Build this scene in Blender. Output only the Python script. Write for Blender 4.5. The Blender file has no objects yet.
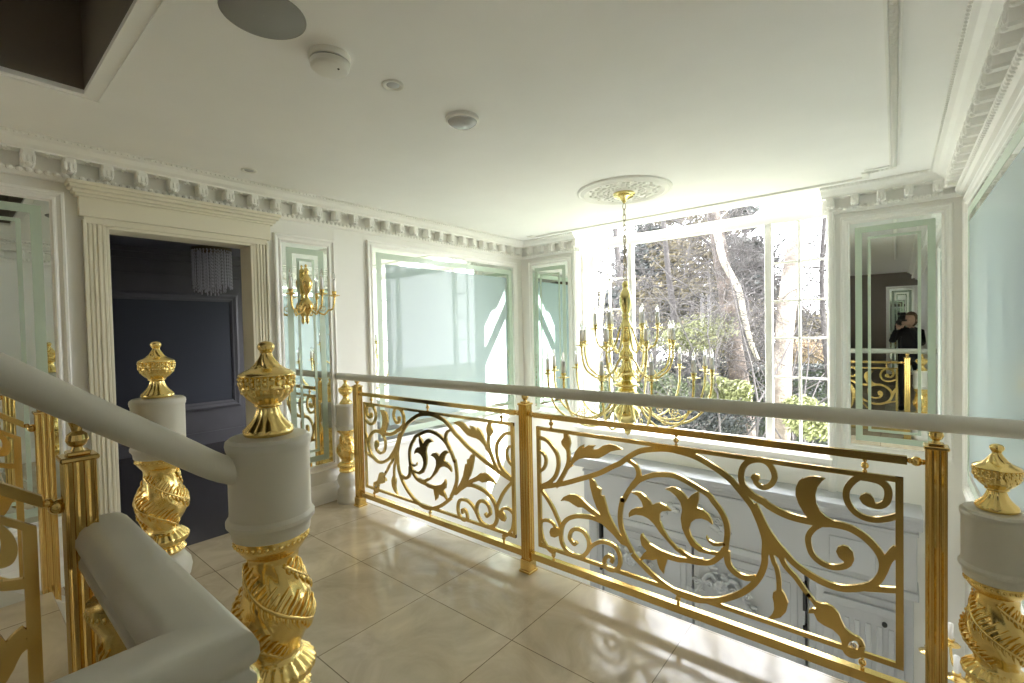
import bpy, bmesh, math, random
from mathutils import Vector, Matrix
from math import sin, cos, pi, radians
random.seed(7)
SC = bpy.context.scene
COL = SC.collection

# ------------------------------------------------------------ camera, world, sun, exposure
cam_d = bpy.data.cameras.new('camera'); cam = bpy.data.objects.new('camera', cam_d); COL.objects.link(cam)
cam_d.sensor_width = 36.0; cam_d.lens = 467.2 / 1024 * 36.0; cam_d.clip_start = 0.02; cam_d.clip_end = 200
CAM_ROWS = ((0.772760, 0.001816, 0.634695), (0.634339, 0.031437, -0.772416), (-0.021355, 0.999504, 0.023141))
cam.matrix_world = Matrix.Translation((0, 0, 1.4)) @ Matrix(CAM_ROWS).to_4x4()
SC.camera = cam
SC.view_settings.view_transform = 'Standard'; SC.view_settings.look = 'None'
SC.view_settings.gamma = 1.0; SC.view_settings.use_curve_mapping = False
SC.view_settings.exposure = 1.3
world = bpy.data.worlds.new('world'); SC.world = world; world.use_nodes = True
wn = world.node_tree.nodes; wl = world.node_tree.links
bg = wn['Background']; bg.inputs[0].default_value = (0.94, 0.945, 1.0, 1); bg.inputs[1].default_value = 6.0
sun_d = bpy.data.lights.new('sun', 'SUN'); sun = bpy.data.objects.new('sun', sun_d); COL.objects.link(sun)
sun_d.energy = 15.0; sun_d.angle = radians(0.6); sun_d.color = (1.0, 0.96, 0.90)
SUN_DIR = Vector((-3.0, -1.0, -1.44))
sun.rotation_euler = SUN_DIR.to_track_quat('-Z', 'Y').to_euler()
sun.location = (14, 10, 12)
# sky portal in the window opening (sampling aid: it only guides light that the sky already sends in)
por_d = bpy.data.lights.new('window_portal', 'AREA'); por = bpy.data.objects.new('window_portal', por_d); COL.objects.link(por)
por_d.shape = 'RECTANGLE'; por_d.size = 2.4; por_d.size_y = 2.9; por_d.cycles.is_portal = True
por.location = (-1.65, 5.0, 1.75); por.rotation_euler = (radians(-90), 0, 0)
SC.cycles.max_bounces = 12; SC.cycles.diffuse_bounces = 7; SC.cycles.glossy_bounces = 6
SC.cycles.transmission_bounces = 8; SC.cycles.transparent_max_bounces = 16
SC.cycles.sample_clamp_indirect = 8.0; SC.cycles.use_denoising = True
SC.cycles.caustics_reflective = True; SC.cycles.blur_glossy = 1.0

# ------------------------------------------------------------ materials
def mat(name, color, rough=0.5, metal=0.0, spec=0.5, bump=None, coat=0.0, emit=None, var=None):
    m = bpy.data.materials.new(name); m.use_nodes = True
    nt = m.node_tree; b = nt.nodes['Principled BSDF']
    b.inputs['Base Color'].default_value = (*color, 1); b.inputs['Roughness'].default_value = rough
    b.inputs['Metallic'].default_value = metal; b.inputs['Specular IOR Level'].default_value = spec
    b.inputs['Coat Weight'].default_value = coat; b.inputs['Coat Roughness'].default_value = 0.03
    if var or bump:
        tc = nt.nodes.new('ShaderNodeTexCoord')
    if var:
        scale, amt = var
        n = nt.nodes.new('ShaderNodeTexNoise'); n.inputs['Scale'].default_value = scale; n.inputs['Detail'].default_value = 6
        nt.links.new(tc.outputs['Object'], n.inputs['Vector'])
        r = nt.nodes.new('ShaderNodeValToRGB')
        r.color_ramp.elements[0].position = 0.3; r.color_ramp.elements[1].position = 0.7
        r.color_ramp.elements[0].color = (*[c * (1 - amt) for c in color], 1)
        r.color_ramp.elements[1].color = (*[min(1, c * (1 + amt)) for c in color], 1)
        nt.links.new(n.outputs['Fac'], r.inputs['Fac']); nt.links.new(r.outputs['Color'], b.inputs['Base Color'])
    if bump:
        scale, st, dist = bump
        n2 = nt.nodes.new('ShaderNodeTexNoise'); n2.inputs['Scale'].default_value = scale; n2.inputs['Detail'].default_value = 4
        nt.links.new(tc.outputs['Object'], n2.inputs['Vector'])
        bp = nt.nodes.new('ShaderNodeBump'); bp.inputs['Strength'].default_value = st; bp.inputs['Distance'].default_value = dist
        nt.links.new(n2.outputs['Fac'], bp.inputs['Height']); nt.links.new(bp.outputs['Normal'], b.inputs['Normal'])
    if emit:
        b.inputs['Emission Color'].default_value = (*emit[0], 1); b.inputs['Emission Strength'].default_value = emit[1]
    return m

M_CEIL = mat('ceiling_paint', (0.93, 0.925, 0.91), 0.8, var=(3, 0.015))
M_WALL = mat('wall_paint', (0.82, 0.81, 0.765), 0.6, var=(2, 0.02))
M_WHITE = mat('white_plaster', (0.87, 0.862, 0.825), 0.5, bump=(60, 0.1, 0.002))
M_TRIM = mat('cream_trim', (0.80, 0.76, 0.62), 0.35)
M_FRAME = mat('white_frame_paint', (0.87, 0.862, 0.825), 0.32)
M_STONE = mat('greige_stone', (0.66, 0.645, 0.565), 0.30, var=(6, 0.03))
M_GOLD = mat('gilt', (0.92, 0.71, 0.28), 0.22, 1.0, bump=(90, 0.25, 0.002))
M_BRASS = mat('polished_brass', (0.80, 0.58, 0.22), 0.17, 1.0, bump=(25, 0.05, 0.002))
M_BRASSPALE = mat('pale_brass', (0.78, 0.66, 0.29), 0.16, 1.0)
M_CHAIN = mat('dark_brass_chain', (0.30, 0.25, 0.16), 0.4, 1.0)
M_MIRROR = mat('mirror_glass', (0.84, 0.89, 0.86), 0.01, 1.0)
M_GREEN = mat('pale_green_etched_glass', (0.50, 0.60, 0.49), 0.35, 0.0, coat=0.3)
M_AQUA = mat('pale_aqua_backed_glass', (0.33, 0.42, 0.41), 0.5, 0.0, spec=0.3, coat=0.45)
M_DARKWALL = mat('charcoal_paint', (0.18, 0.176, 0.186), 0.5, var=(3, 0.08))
M_DARKGLOSS = mat('charcoal_gloss_frame', (0.22, 0.22, 0.235), 0.2)
M_DARKCARPET = mat('dark_carpet', (0.06, 0.055, 0.058), 0.95, bump=(200, 0.6, 0.004))
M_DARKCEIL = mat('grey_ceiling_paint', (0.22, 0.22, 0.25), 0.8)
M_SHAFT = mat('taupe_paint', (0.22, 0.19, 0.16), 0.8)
M_PLASTIC = mat('white_plastic', (0.80, 0.79, 0.74), 0.35)
M_GRILLE = mat('grey_speaker_grille', (0.32, 0.32, 0.30), 0.7)
M_DOME = mat('glossy_smoke_dome', (0.55, 0.55, 0.56), 0.08)
M_CANDLE = mat('ivory_candle_sleeve', (0.88, 0.88, 0.90), 0.4)
M_BLACK = mat('black_rubber', (0.02, 0.02, 0.02), 0.5)
M_CHROME = mat('chrome', (0.8, 0.8, 0.8), 0.1, 1.0)
M_BARK = mat('pale_bark', (0.22, 0.185, 0.155), 0.9, var=(3, 0.6), bump=(14, 0.8, 0.05))
M_TWIG = mat('grey_twigs', (0.055, 0.05, 0.05), 0.9)
M_DARKBARK = mat('dark_bark', (0.10, 0.08, 0.07), 0.9, var=(4, 0.5), bump=(14, 0.8, 0.05))
M_GREYPAINT = mat('cool_grey_carved_wood', (0.45, 0.465, 0.49), 0.5)
M_IVY = mat('ivy_stem', (0.42, 0.38, 0.30), 0.9)
M_LEAF_Y = mat('yellow_green_leaves', (0.18, 0.195, 0.085), 0.6, var=(2, 0.4))
M_LEAF_G = mat('mid_green_leaves', (0.08, 0.105, 0.05), 0.6, var=(2, 0.4))
M_LEAF_D = mat('dark_conifer_needles', (0.045, 0.052, 0.05), 0.7, var=(1.5, 0.4))
M_LEAF_O = mat('olive_brown_needles', (0.12, 0.10, 0.055), 0.7, var=(1.5, 0.4))
M_GRASS = mat('lawn', (0.15, 0.17, 0.09), 0.9, var=(1, 0.3))
M_BRICK = mat('pale_render', (0.75, 0.70, 0.65), 0.9)
M_ROOF = mat('terracotta_roof', (0.40, 0.20, 0.14), 0.9)

# window glass: mostly clear, with a weak sheen
M_PANE = bpy.data.materials.new('clear_window_glass'); M_PANE.use_nodes = True
_n = M_PANE.node_tree; _n.nodes.remove(_n.nodes['Principled BSDF'])
_t = _n.nodes.new('ShaderNodeBsdfTransparent'); _g = _n.nodes.new('ShaderNodeBsdfGlossy'); _x = _n.nodes.new('ShaderNodeMixShader')
_t.inputs[0].default_value = (0.97, 0.985, 0.975, 1); _g.inputs['Roughness'].default_value = 0.0; _x.inputs[0].default_value = 0.02
_n.links.new(_t.outputs[0], _x.inputs[1]); _n.links.new(_g.outputs[0], _x.inputs[2])
_n.links.new(_x.outputs[0], _n.nodes['Material Output'].inputs[0])

# clear crystal / bulb glass
M_CRYSTAL = mat('crystal', (0.95, 0.97, 1.0), 0.02); M_CRYSTAL.node_tree.nodes['Principled BSDF'].inputs['Transmission Weight'].default_value = 1.0
M_BULB = mat('clear_bulb_glass', (0.98, 0.98, 0.98), 0.05); M_BULB.node_tree.nodes['Principled BSDF'].inputs['Transmission Weight'].default_value = 0.85

# marble floor tiles: 0.6 m squares with thin joints and cloudy veining
def tile_material():
    m = bpy.data.materials.new('beige_marble_tiles'); m.use_nodes = True
    nt = m.node_tree; N = nt.nodes; L = nt.links; b = N['Principled BSDF']
    tc = N.new('ShaderNodeTexCoord')
    mp = N.new('ShaderNodeMapping'); mp.inputs['Location'].default_value = (1.345, -1.59, 0)
    L.new(tc.outputs['Object'], mp.inputs['Vector'])
    br = N.new('ShaderNodeTexBrick'); br.offset = 0.0; br.squash = 1.0
    br.inputs['Scale'].default_value = 1.0; br.inputs['Brick Width'].default_value = 0.6; br.inputs['Row Height'].default_value = 0.6
    br.inputs['Mortar Size'].default_value = 0.0022; br.inputs['Mortar Smooth'].default_value = 0.2; br.inputs['Bias'].default_value = 0
    br.inputs['Color1'].default_value = (0.58, 0.50, 0.375, 1); br.inputs['Color2'].default_value = (0.65, 0.57, 0.435, 1)
    br.inputs['Mortar'].default_value = (0.20, 0.16, 0.11, 1)
    L.new(mp.outputs[0], br.inputs['Vector'])
    n = N.new('ShaderNodeTexNoise'); n.inputs['Scale'].default_value = 3.2; n.inputs['Detail'].default_value = 8; n.inputs['Roughness'].default_value = 0.6
    n.inputs['Distortion'].default_value = 0.8
    L.new(tc.outputs['Object'], n.inputs['Vector'])
    r = N.new('ShaderNodeValToRGB'); r.color_ramp.elements[0].position = 0.32; r.color_ramp.elements[1].position = 0.68
    r.color_ramp.elements[0].color = (0.80, 0.77, 0.72, 1); r.color_ramp.elements[1].color = (1.18, 1.18, 1.16, 1)
    L.new(n.outputs['Fac'], r.inputs['Fac'])
    mx = N.new('ShaderNodeMix'); mx.data_type = 'RGBA'; mx.blend_type = 'MULTIPLY'; mx.inputs['Factor'].default_value = 1.0
    L.new(br.outputs['Color'], mx.inputs['A']); L.new(r.outputs['Color'], mx.inputs['B'])
    L.new(mx.outputs['Result'], b.inputs['Base Color'])
    b.inputs['Roughness'].default_value = 0.13; b.inputs['Specular IOR Level'].default_value = 0.75
    return m
M_TILE = tile_material()
M_LOWTILE = mat('pale_hall_tiles', (0.76, 0.74, 0.70), 0.2, var=(2, 0.1))

# ------------------------------------------------------------ mesh helpers
def obj(name, bm, m, parent=None, smooth=False, loc=None):
    me = bpy.data.meshes.new(name); 
    bm.normal_update(); bm.to_mesh(me); bm.free()
    me.materials.append(m)
    if smooth:
        for p in me.polygons: p.use_smooth = True
    o = bpy.data.objects.new(name, me); COL.objects.link(o)
    if parent is not None: o.parent = parent
    if loc is not None: o.location = loc
    return o

def autosmooth(o, ang=35):
    me = o.data
    me.shade_smooth() if hasattr(me, 'shade_smooth') else None
    try: me.set_sharp_from_angle(angle=radians(ang))
    except Exception: pass
    return o

def tag(o, label, cat, group=None, kind=None):
    o['label'] = label; o['category'] = cat
    if group: o['group'] = group
    if kind: o['kind'] = kind
    return o

def thing(name, label, cat, loc=(0, 0, 0), rz=0, group=None, sc=1.0):
    o = bpy.data.objects.new(name, None); COL.objects.link(o)
    o.location = loc; o.rotation_euler = (0, 0, rz); o.scale = (sc, sc, sc); o.empty_display_size = 0.1
    return tag(o, label, cat, group)

def struct(name, bm, m, label, smooth=False, cat=None):
    o = obj(name, bm, m, None, smooth); o['kind'] = 'structure'; o['label'] = label; o['category'] = cat or name.split('_')[0]
    return o

def dup(root, loc, rz=None, label=None, group=None):
    r = root.copy(); COL.objects.link(r); r.location = loc
    if rz is not None: r.rotation_euler = (0, 0, rz)
    if label: r['label'] = label
    if group: r['group'] = group
    for ch in list(root.children):
        c = ch.copy(); COL.objects.link(c); c.parent = r
        for g in list(ch.children):
            d = g.copy(); COL.objects.link(d); d.parent = c
    return r

def _template(fn):
    b = bmesh.new(); fn(b); b.verts.index_update(); b.verts.ensure_lookup_table()
    r = ([v.co.copy() for v in b.verts], [[v.index for v in f.verts] for f in b.faces]); b.free(); return r
def stamp(bm, tpl, fn):
    vs = [bm.verts.new(fn(c)) for c in tpl[0]]
    for f in tpl[1]: bm.faces.new([vs[i] for i in f])
    return bm
BOXQ = [(0, 3, 2, 1), (4, 5, 6, 7), (0, 1, 5, 4), (1, 2, 6, 5), (2, 3, 7, 6), (3, 0, 4, 7)]
def box(bm, x0, x1, y0, y1, z0, z1, bev=0.0, mtx=None):
    x0, x1 = min(x0, x1), max(x0, x1); y0, y1 = min(y0, y1), max(y0, y1); z0, z1 = min(z0, z1), max(z0, z1)
    f = (lambda v: mtx @ v) if mtx else (lambda v: v)
    if bev <= 0:
        vs = [bm.verts.new(f(Vector(c))) for c in ((x0, y0, z0), (x1, y0, z0), (x1, y1, z0), (x0, y1, z0), (x0, y0, z1), (x1, y0, z1), (x1, y1, z1), (x0, y1, z1))]
        for q in BOXQ: bm.faces.new([vs[i] for i in q])
        return bm
    b = min(bev, (x1 - x0) * .45, (y1 - y0) * .45, (z1 - z0) * .45)
    V = {}
    for ix in (0, 1):
        for iy in (0, 1):
            for iz in (0, 1):
                X, Y, Z = (x0, x1)[ix], (y0, y1)[iy], (z0, z1)[iz]
                xi, yi, zi = X + (b, -b)[ix], Y + (b, -b)[iy], Z + (b, -b)[iz]
                V[ix, iy, iz] = (bm.verts.new(f(Vector((X, yi, zi)))), bm.verts.new(f(Vector((xi, Y, zi)))), bm.verts.new(f(Vector((xi, yi, Z)))))
    F = bm.faces.new
    for s in (0, 1):
        q = [(s, 0, 0), (s, 1, 0), (s, 1, 1), (s, 0, 1)]; q = q if s else q[::-1]; F([V[k][0] for k in q])
        q = [(0, s, 0), (0, s, 1), (1, s, 1), (1, s, 0)]; q = q if s else q[::-1]; F([V[k][1] for k in q])
        q = [(0, 0, s), (1, 0, s), (1, 1, s), (0, 1, s)]; q = q if s else q[::-1]; F([V[k][2] for k in q])
    for a in (0, 1):
        for c in (0, 1):
            k0, k1 = (0, a, c), (1, a, c); q = [V[k0][1], V[k1][1], V[k1][2], V[k0][2]]; F(q if (a + c) % 2 == 0 else q[::-1])
            k0, k1 = (a, 0, c), (a, 1, c); q = [V[k0][0], V[k0][2], V[k1][2], V[k1][0]]; F(q if (a + c) % 2 == 0 else q[::-1])
            k0, k1 = (a, c, 0), (a, c, 1); q = [V[k0][0], V[k1][0], V[k1][1], V[k0][1]]; F(q if (a + c) % 2 == 0 else q[::-1])
    for k, (p, q, r) in V.items(): F([p, q, r] if sum(k) % 2 else [p, r, q])
    return bm

def lathe(bm, prof, seg=32, fn=None, mtx=None, cap=True):
    """prof: list of (z, r). fn(theta, z, r) -> r"""
    rings = []
    for z, r in prof:
        ring = []
        for i in range(seg):
            t = 2 * pi * i / seg
            rr = fn(t, z, r) if fn else r
            v = Vector((rr * cos(t), rr * sin(t), z))
            if mtx: v = mtx @ v
            ring.append(bm.verts.new(v))
        rings.append(ring)
    for a, b in zip(rings, rings[1:]):
        for i in range(seg):
            j = (i + 1) % seg
            bm.faces.new((a[i], a[j], b[j], b[i]))
    if cap:
        if prof[0][1] > 1e-5: bm.faces.new(list(reversed(rings[0])))
        if prof[-1][1] > 1e-5: bm.faces.new(rings[-1])
    return bm

def dense(prof, n):
    """smooth (Catmull-Rom) resample of a (z, r) profile"""
    P = [Vector(p) for p in prof]; out = []
    m = len(P) - 1
    for k in range(n + 1):
        t = k / n * m; i = min(int(t), m - 1); f = t - i
        p0 = P[max(i - 1, 0)]; p1 = P[i]; p2 = P[i + 1]; p3 = P[min(i + 2, m)]
        q = 0.5 * ((2 * p1) + (-p0 + p2) * f + (2 * p0 - 5 * p1 + 4 * p2 - p3) * f * f + (-p0 + 3 * p1 - 3 * p2 + p3) * f ** 3)
        out.append((q.x, max(q.y, 0.0005)))
    return out

def catmull(P, per=6):
    out = []; m = len(P) - 1
    for i in range(m):
        p0 = P[max(i - 1, 0)]; p1 = P[i]; p2 = P[i + 1]; p3 = P[min(i + 2, m)]
        for k in range(per):
            f = k / per
            out.append(0.5 * ((2 * p1) + (-p0 + p2) * f + (2 * p0 - 5 * p1 + 4 * p2 - p3) * f * f + (-p0 + 3 * p1 - 3 * p2 + p3) * f ** 3))
    out.append(P[-1].copy())
    return out

def tube(bm, pts, r, seg=10, per=6, closed=False, taper=None, sy=1.0):
    P = [Vector(p) for p in pts]
    if per > 1: P = catmull(P, per)
    n = len(P); up = None; rings = []
    for i, p in enumerate(P):
        d = (P[min(i + 1, n - 1)] - P[max(i - 1, 0)]).normalized()
        if up is None:
            up = Vector((0, 0, 1)) if abs(d.z) < 0.9 else Vector((1, 0, 0))
        s = d.cross(up).normalized(); up = s.cross(d).normalized()
        rr = r if taper is None else r * (taper[0] + (taper[1] - taper[0]) * i / (n - 1))
        rings.append([bm.verts.new(p + (s * cos(2 * pi * k / seg) + up * sin(2 * pi * k / seg) * sy) * rr) for k in range(seg)])
    for a, b in zip(rings, rings[1:]):
        for k in range(seg):
            j = (k + 1) % seg
            bm.faces.new((a[k], a[j], b[j], b[k]))
    bm.faces.new(list(reversed(rings[0]))); bm.faces.new(rings[-1])
    return bm

_BALLS = {}
def ball(bm, c, r, u=12, v=8, s=(1, 1, 1)):
    if (u, v) not in _BALLS: _BALLS[u, v] = _template(lambda b: bmesh.ops.create_uvsphere(b, u_segments=u, v_segments=v, radius=1.0))
    c = Vector(c)
    return stamp(bm, _BALLS[u, v], lambda p: Vector((c.x + p.x * r * s[0], c.y + p.y * r * s[1], c.z + p.z * r * s[2])))

def sweep(bm, path, prof, mapf, closed=False):
    """mitred sweep of a closed cross-section along a polyline.
    path: [(s,z)] in wall coords; prof: [(inset, out)]; mapf(s,n,z)->Vector. inset is measured to the left of travel."""
    n = len(path); rings = []
    for i, (s, z) in enumerate(path):
        p = Vector((s, z))
        def dr(a, b): return (Vector(b) - Vector(a)).normalized()
        if closed or 0 < i < n - 1:
            d0 = dr(path[i - 1], path[i]); d1 = dr(path[i], path[(i + 1) % n])
        elif i == 0: d0 = d1 = dr(path[0], path[1])
        else: d0 = d1 = dr(path[-2], path[-1])
        n0 = Vector((-d0.y, d0.x)); n1 = Vector((-d1.y, d1.x)); m = (n0 + n1); m = m / max(m.dot(n0), 1e-6)
        rings.append([bm.verts.new(mapf(p.x + m.x * a, b, p.y + m.y * a)) for a, b in prof])
    k = len(prof); pairs = list(zip(rings, rings[1:]))
    if closed: pairs.append((rings[-1], rings[0]))
    for a, b in pairs:
        for j in range(k):
            q = (j + 1) % k
            bm.faces.new((a[j], a[q], b[q], b[j]))
    if not closed:
        bm.faces.new(list(reversed(rings[0]))); bm.faces.new(rings[-1])
    return bm

def fix(bm):
    bmesh.ops.recalc_face_normals(bm, faces=bm.faces[:]); return bm

XL, YF, XR, YB = -3.68, 4.70, 0.39, -3.9
ZC = 2.49; ZL = -2.9
mapL = lambda s, n, z: Vector((XL + n, s, z))
mapF = lambda s, n, z: Vector((s, YF - n, z))
mapR = lambda s, n, z: Vector((XR - n, s, z))
mapB = lambda s, n, z: Vector((s, YB + n, z))
SCROLL_STROKES = [
 (26,24,[(-1556,511),(-1404,561),(-1298,605),(-1180,658),(-1096,710),(-1060,730),(-1007,773),(-955,806),(-891,824),(-834,834),(-784,834),(-721,826),(-678,815),(-637,797),(-588,771),(-550,745),(-515,710),(-485,675),(-463,646),(-445,609),(-427,560),(-416,514),(-418,461),(-419,421),(-432,374),(-458,324),(-496,278),(-535,244),(-595,205),(-636,188),(-695,171),(-752,169),(-802,177),(-853,195),(-905,220),(-954,253),(-1004,291)]),
 (24,22,[(-1002,297),(-1038,356),(-1061,410),(-1065,473),(-1051,550),(-1047,545),(-1025,585),(-1004,618),(-958,665),(-898,698),(-836,713),(-781,715),(-723,696),(-680,678),(-638,658),(-617,633),(-587,597),(-567,554),(-562,513),(-566,469),(-573,429),(-601,390),(-635,359),(-684,344),(-727,339),(-790,332),(-841,329)]),
 (16,30,[(-1028,754),(-982,733),(-964,702),(-968,668),(-999,624)]),
 (26,22,[(-565,431),(-561,381),(-542,352),(-511,338),(-477,339),(-450,352)]),
 (24,20,[(-1162,410),(-1219,417),(-1278,411),(-1326,400),(-1376,373),(-1409,333),(-1421,286),(-1420,243),(-1399,206),(-1355,186),(-1306,188),(-1276,204),(-1251,239),(-1246,275),(-1256,306),(-1285,332),(-1328,331),(-1356,308),(-1366,274),(-1357,260),(-1336,247),(-1320,262)]),
 (20,20,[(-1255,231),(-1228,267),(-1192,295),(-1153,308),(-1103,302),(-1077,277),(-1069,234),(-1078,199),(-1105,177),(-1138,175),(-1158,195),(-1151,225),(-1132,242),(-1111,234),(-1118,212)]),
 (20,20,[(-1557,503),(-1510,457),(-1472,410),(-1450,372),(-1431,338),(-1419,308)]),
 (18,18,[(-1561,306),(-1551,317),(-1527,330),(-1493,332),(-1467,318),(-1458,298)]),
 (16,18,[(-1556,313),(-1557,273),(-1546,220),(-1533,201),(-1507,172),(-1464,154)]),
 (20,22,[(-1563,793),(-1509,786),(-1470,756),(-1438,717),(-1430,675),(-1434,637),(-1454,589),(-1495,549),(-1549,519)]),
 (16,18,[(-1562,718),(-1531,706),(-1515,683),(-1516,650),(-1533,619),(-1565,597)]),
 (24,20,[(-1449,536),(-1422,574),(-1389,628),(-1366,680),(-1363,729),(-1369,765)]),
 (10,24,[(-1396,611),(-1370,653),(-1345,678)]),
 (20,16,[(-772,377),(-745,364),(-710,354),(-663,359)]),
 (16,18,[(-629,405),(-596,408),(-577,436)]),
 (10,14,[(-604,447),(-572,459)]),
 (24,20,[(-496,714),(-505,762),(-499,801),(-480,829),(-450,844),(-421,846),(-399,834),(-384,808),(-380,781),(-393,753),(-415,736),(-436,738),(-453,755)]),
 (28,22,[(-496,722),(-459,691),(-422,676),(-401,662),(-359,645),(-314,636),(-259,634),(-221,635),(-187,642),(-137,640),(-96,622),(-65,595),(-44,564),(-36,527),(-44,486),(-68,448),(-106,423),(-155,405),(-205,405),(-257,421),(-309,449),(-339,478),(-370,511),(-398,547),(-419,583),(-437,623),(-455,660)]),
 (20,20,[(-221,633),(-246,610),(-264,576),(-264,542),(-253,507),(-229,485),(-201,476),(-171,480),(-145,496),(-131,522)]),
 (22,20,[(-102,838),(-121,820),(-138,793),(-144,766),(-140,738),(-124,710),(-99,692),(-65,688),(-28,699),(6,719)]),
 (26,20,[(-102,838),(-70,837),(-43,831),(-25,813),(-21,787),(-28,759),(-46,742),(-64,741),(-80,747)]),
 (16,18,[(-31,552),(-13,586),(0,605)]),
 (16,20,[(-59,453),(-35,500),(-26,530),(-17,556),(1,581)]),
 (20,20,[(-90,427),(-44,439),(2,451)]),
 (16,18,[(-393,464),(-385,434),(-376,416),(-370,386),(-367,350),(-367,318)]),
 (20,14,[(-360,466),(-343,431),(-309,397),(-286,366),(-266,341),(-266,343),(-240,312),(-223,297)]),
 (18,18,[(-97,207),(-109,174),(-124,161),(-143,164),(-151,185),(-142,215),(-124,229),(-107,227),(-97,207)]),
]
SCROLL_LEAVES = [
 [(-1238,623),(-1206,616),(-1193,586),(-1170,578),(-1172,544),(-1154,546),(-1142,505),(-1130,463),(-1101,414),(-1072,375),(-1043,355),(-1023,320),(-1060,321),(-1102,359),(-1171,402),(-1170,443),(-1195,473),(-1217,525),(-1233,583)],
 [(-1419,463),(-1399,491),(-1361,513),(-1324,519),(-1288,510),(-1258,485),(-1218,463),(-1173,445),(-1162,410),(-1190,426),(-1218,434),(-1253,449),(-1277,460),(-1307,452),(-1337,462),(-1362,473),(-1393,472)],
 [(-1388,856),(-1372,844),(-1354,820),(-1347,789),(-1355,762),(-1365,734),(-1383,757),(-1405,776),(-1408,792),(-1388,816),(-1391,837)],
 [(-1348,665),(-1354,682),(-1338,711),(-1319,751),(-1294,781),(-1267,795),(-1270,774),(-1240,796),(-1197,800),(-1214,782),(-1212,775),(-1183,781),(-1155,806),(-1121,818),(-1089,817),(-1057,807),(-1046,801),(-1078,792),(-1111,782),(-1144,757),(-1178,734),(-1224,727),(-1259,726),(-1295,715),(-1326,692)],
 [(-1004,595),(-979,605),(-953,606),(-929,590),(-909,575),(-898,556),(-881,569),(-857,577),(-829,569),(-806,549),(-824,547),(-848,539),(-862,524),(-863,492),(-844,454),(-817,415),(-785,387),(-754,369),(-727,357),(-754,353),(-790,372),(-826,403),(-863,435),(-887,467),(-916,488),(-945,495),(-981,492),(-1006,478),(-1017,469),(-1019,488),(-1006,510),(-980,526),(-950,530),(-942,539),(-949,561),(-969,586)],
 [(-834,647),(-804,664),(-781,664),(-763,656),(-746,642),(-728,621),(-715,641),(-693,659),(-680,666),(-679,629),(-690,591),(-664,588),(-639,572),(-625,549),(-622,531),(-644,545),(-669,548),(-695,539),(-717,518),(-726,485),(-717,455),(-696,430),(-666,412),(-633,408),(-596,414),(-596,401),(-641,395),(-683,393),(-718,410),(-739,445),(-757,481),(-763,525),(-753,568),(-760,598),(-782,625),(-809,642)],
 [(-649,476),(-638,459),(-616,452),(-592,456),(-592,443),(-620,436),(-641,449),(-651,466)],
 [(-949,408),(-942,391),(-913,366),(-865,351),(-818,346),(-772,342),(-706,348),(-701,339),(-772,317),(-827,317),(-832,294),(-842,268),(-845,242),(-866,261),(-875,286),(-877,302),(-899,291),(-939,286),(-961,267),(-961,284),(-943,313),(-928,328),(-955,349),(-960,382),(-956,402)],
 [(-437,607),(-416,575),(-387,538),(-367,516),(-343,487),(-346,454),(-364,456),(-381,467),(-402,463),(-411,434),(-422,419),(-427,499)],
 [(-177,541),(-171,560),(-154,570),(-138,569),(-123,553),(-119,526),(-128,499),(-145,482),(-154,487),(-151,508),(-168,520)],
 [(-208,811),(-219,800),(-234,774),(-241,741),(-238,709),(-226,680),(-207,664),(-180,654),(-187,633),(-239,620),(-260,640),(-277,658),(-297,695),(-308,728),(-307,756),(-297,785),(-280,803),(-284,794),(-266,808),(-245,815),(-222,814)],
 [(-106,758),(-102,770),(-86,782),(-70,779),(-60,764),(-58,748),(-61,732),(-80,732),(-96,740)],
 [(-389,311),(-379,320),(-357,330),(-344,310),(-334,286),(-341,247),(-362,216),(-386,202),(-408,195),(-393,216),(-384,243),(-386,271),(-391,290)],
 [(-240,325),(-223,323),(-206,329),(-185,324),(-168,305),(-160,279),(-149,255),(-129,243),(-107,236),(-104,229),(-146,211),(-159,194),(-165,220),(-186,237),(-216,241),(-237,250),(-248,276),(-267,270),(-265,284),(-251,296),(-242,295)],
 [(-1498,271),(-1488,296),(-1461,311),(-1435,310),(-1426,290),(-1436,263),(-1462,248),(-1489,249)],
 [(-469,769),(-463,782),(-449,787),(-436,783),(-432,767),(-443,749),(-458,750)],
 [(-891,846),(-848,845),(-783,848),(-695,845),(-687,826),(-766,835),(-834,834),(-891,828)],
 [(-484,838),(-499,821),(-480,853),(-385,856),(-399,830),(-414,841),(-450,846)],
 [(-114,846),(-127,821),(-89,832),(-40,830),(-44,846)],
]

# ================================================================= THE ROOM
bm = bmesh.new()
box(bm, XL, XR, YB, 2.20, -0.30, 0.0)
struct('floor', bm, M_TILE, 'beige polished marble tile landing floor in front of the gilded balustrade')
bm = bmesh.new(); box(bm, XL - .2, XR + .2, 2.0, 5.2, ZL - .2, ZL); struct('floor', bm, M_LOWTILE, 'pale tiled hall floor far below the balcony')
bm = bmesh.new(); box(bm, XL - .2, XR + .2, 2.14, 2.20, ZL, -0.30); struct('wall_under_landing', bm, M_WHITE, 'white wall under the balcony edge')
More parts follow.
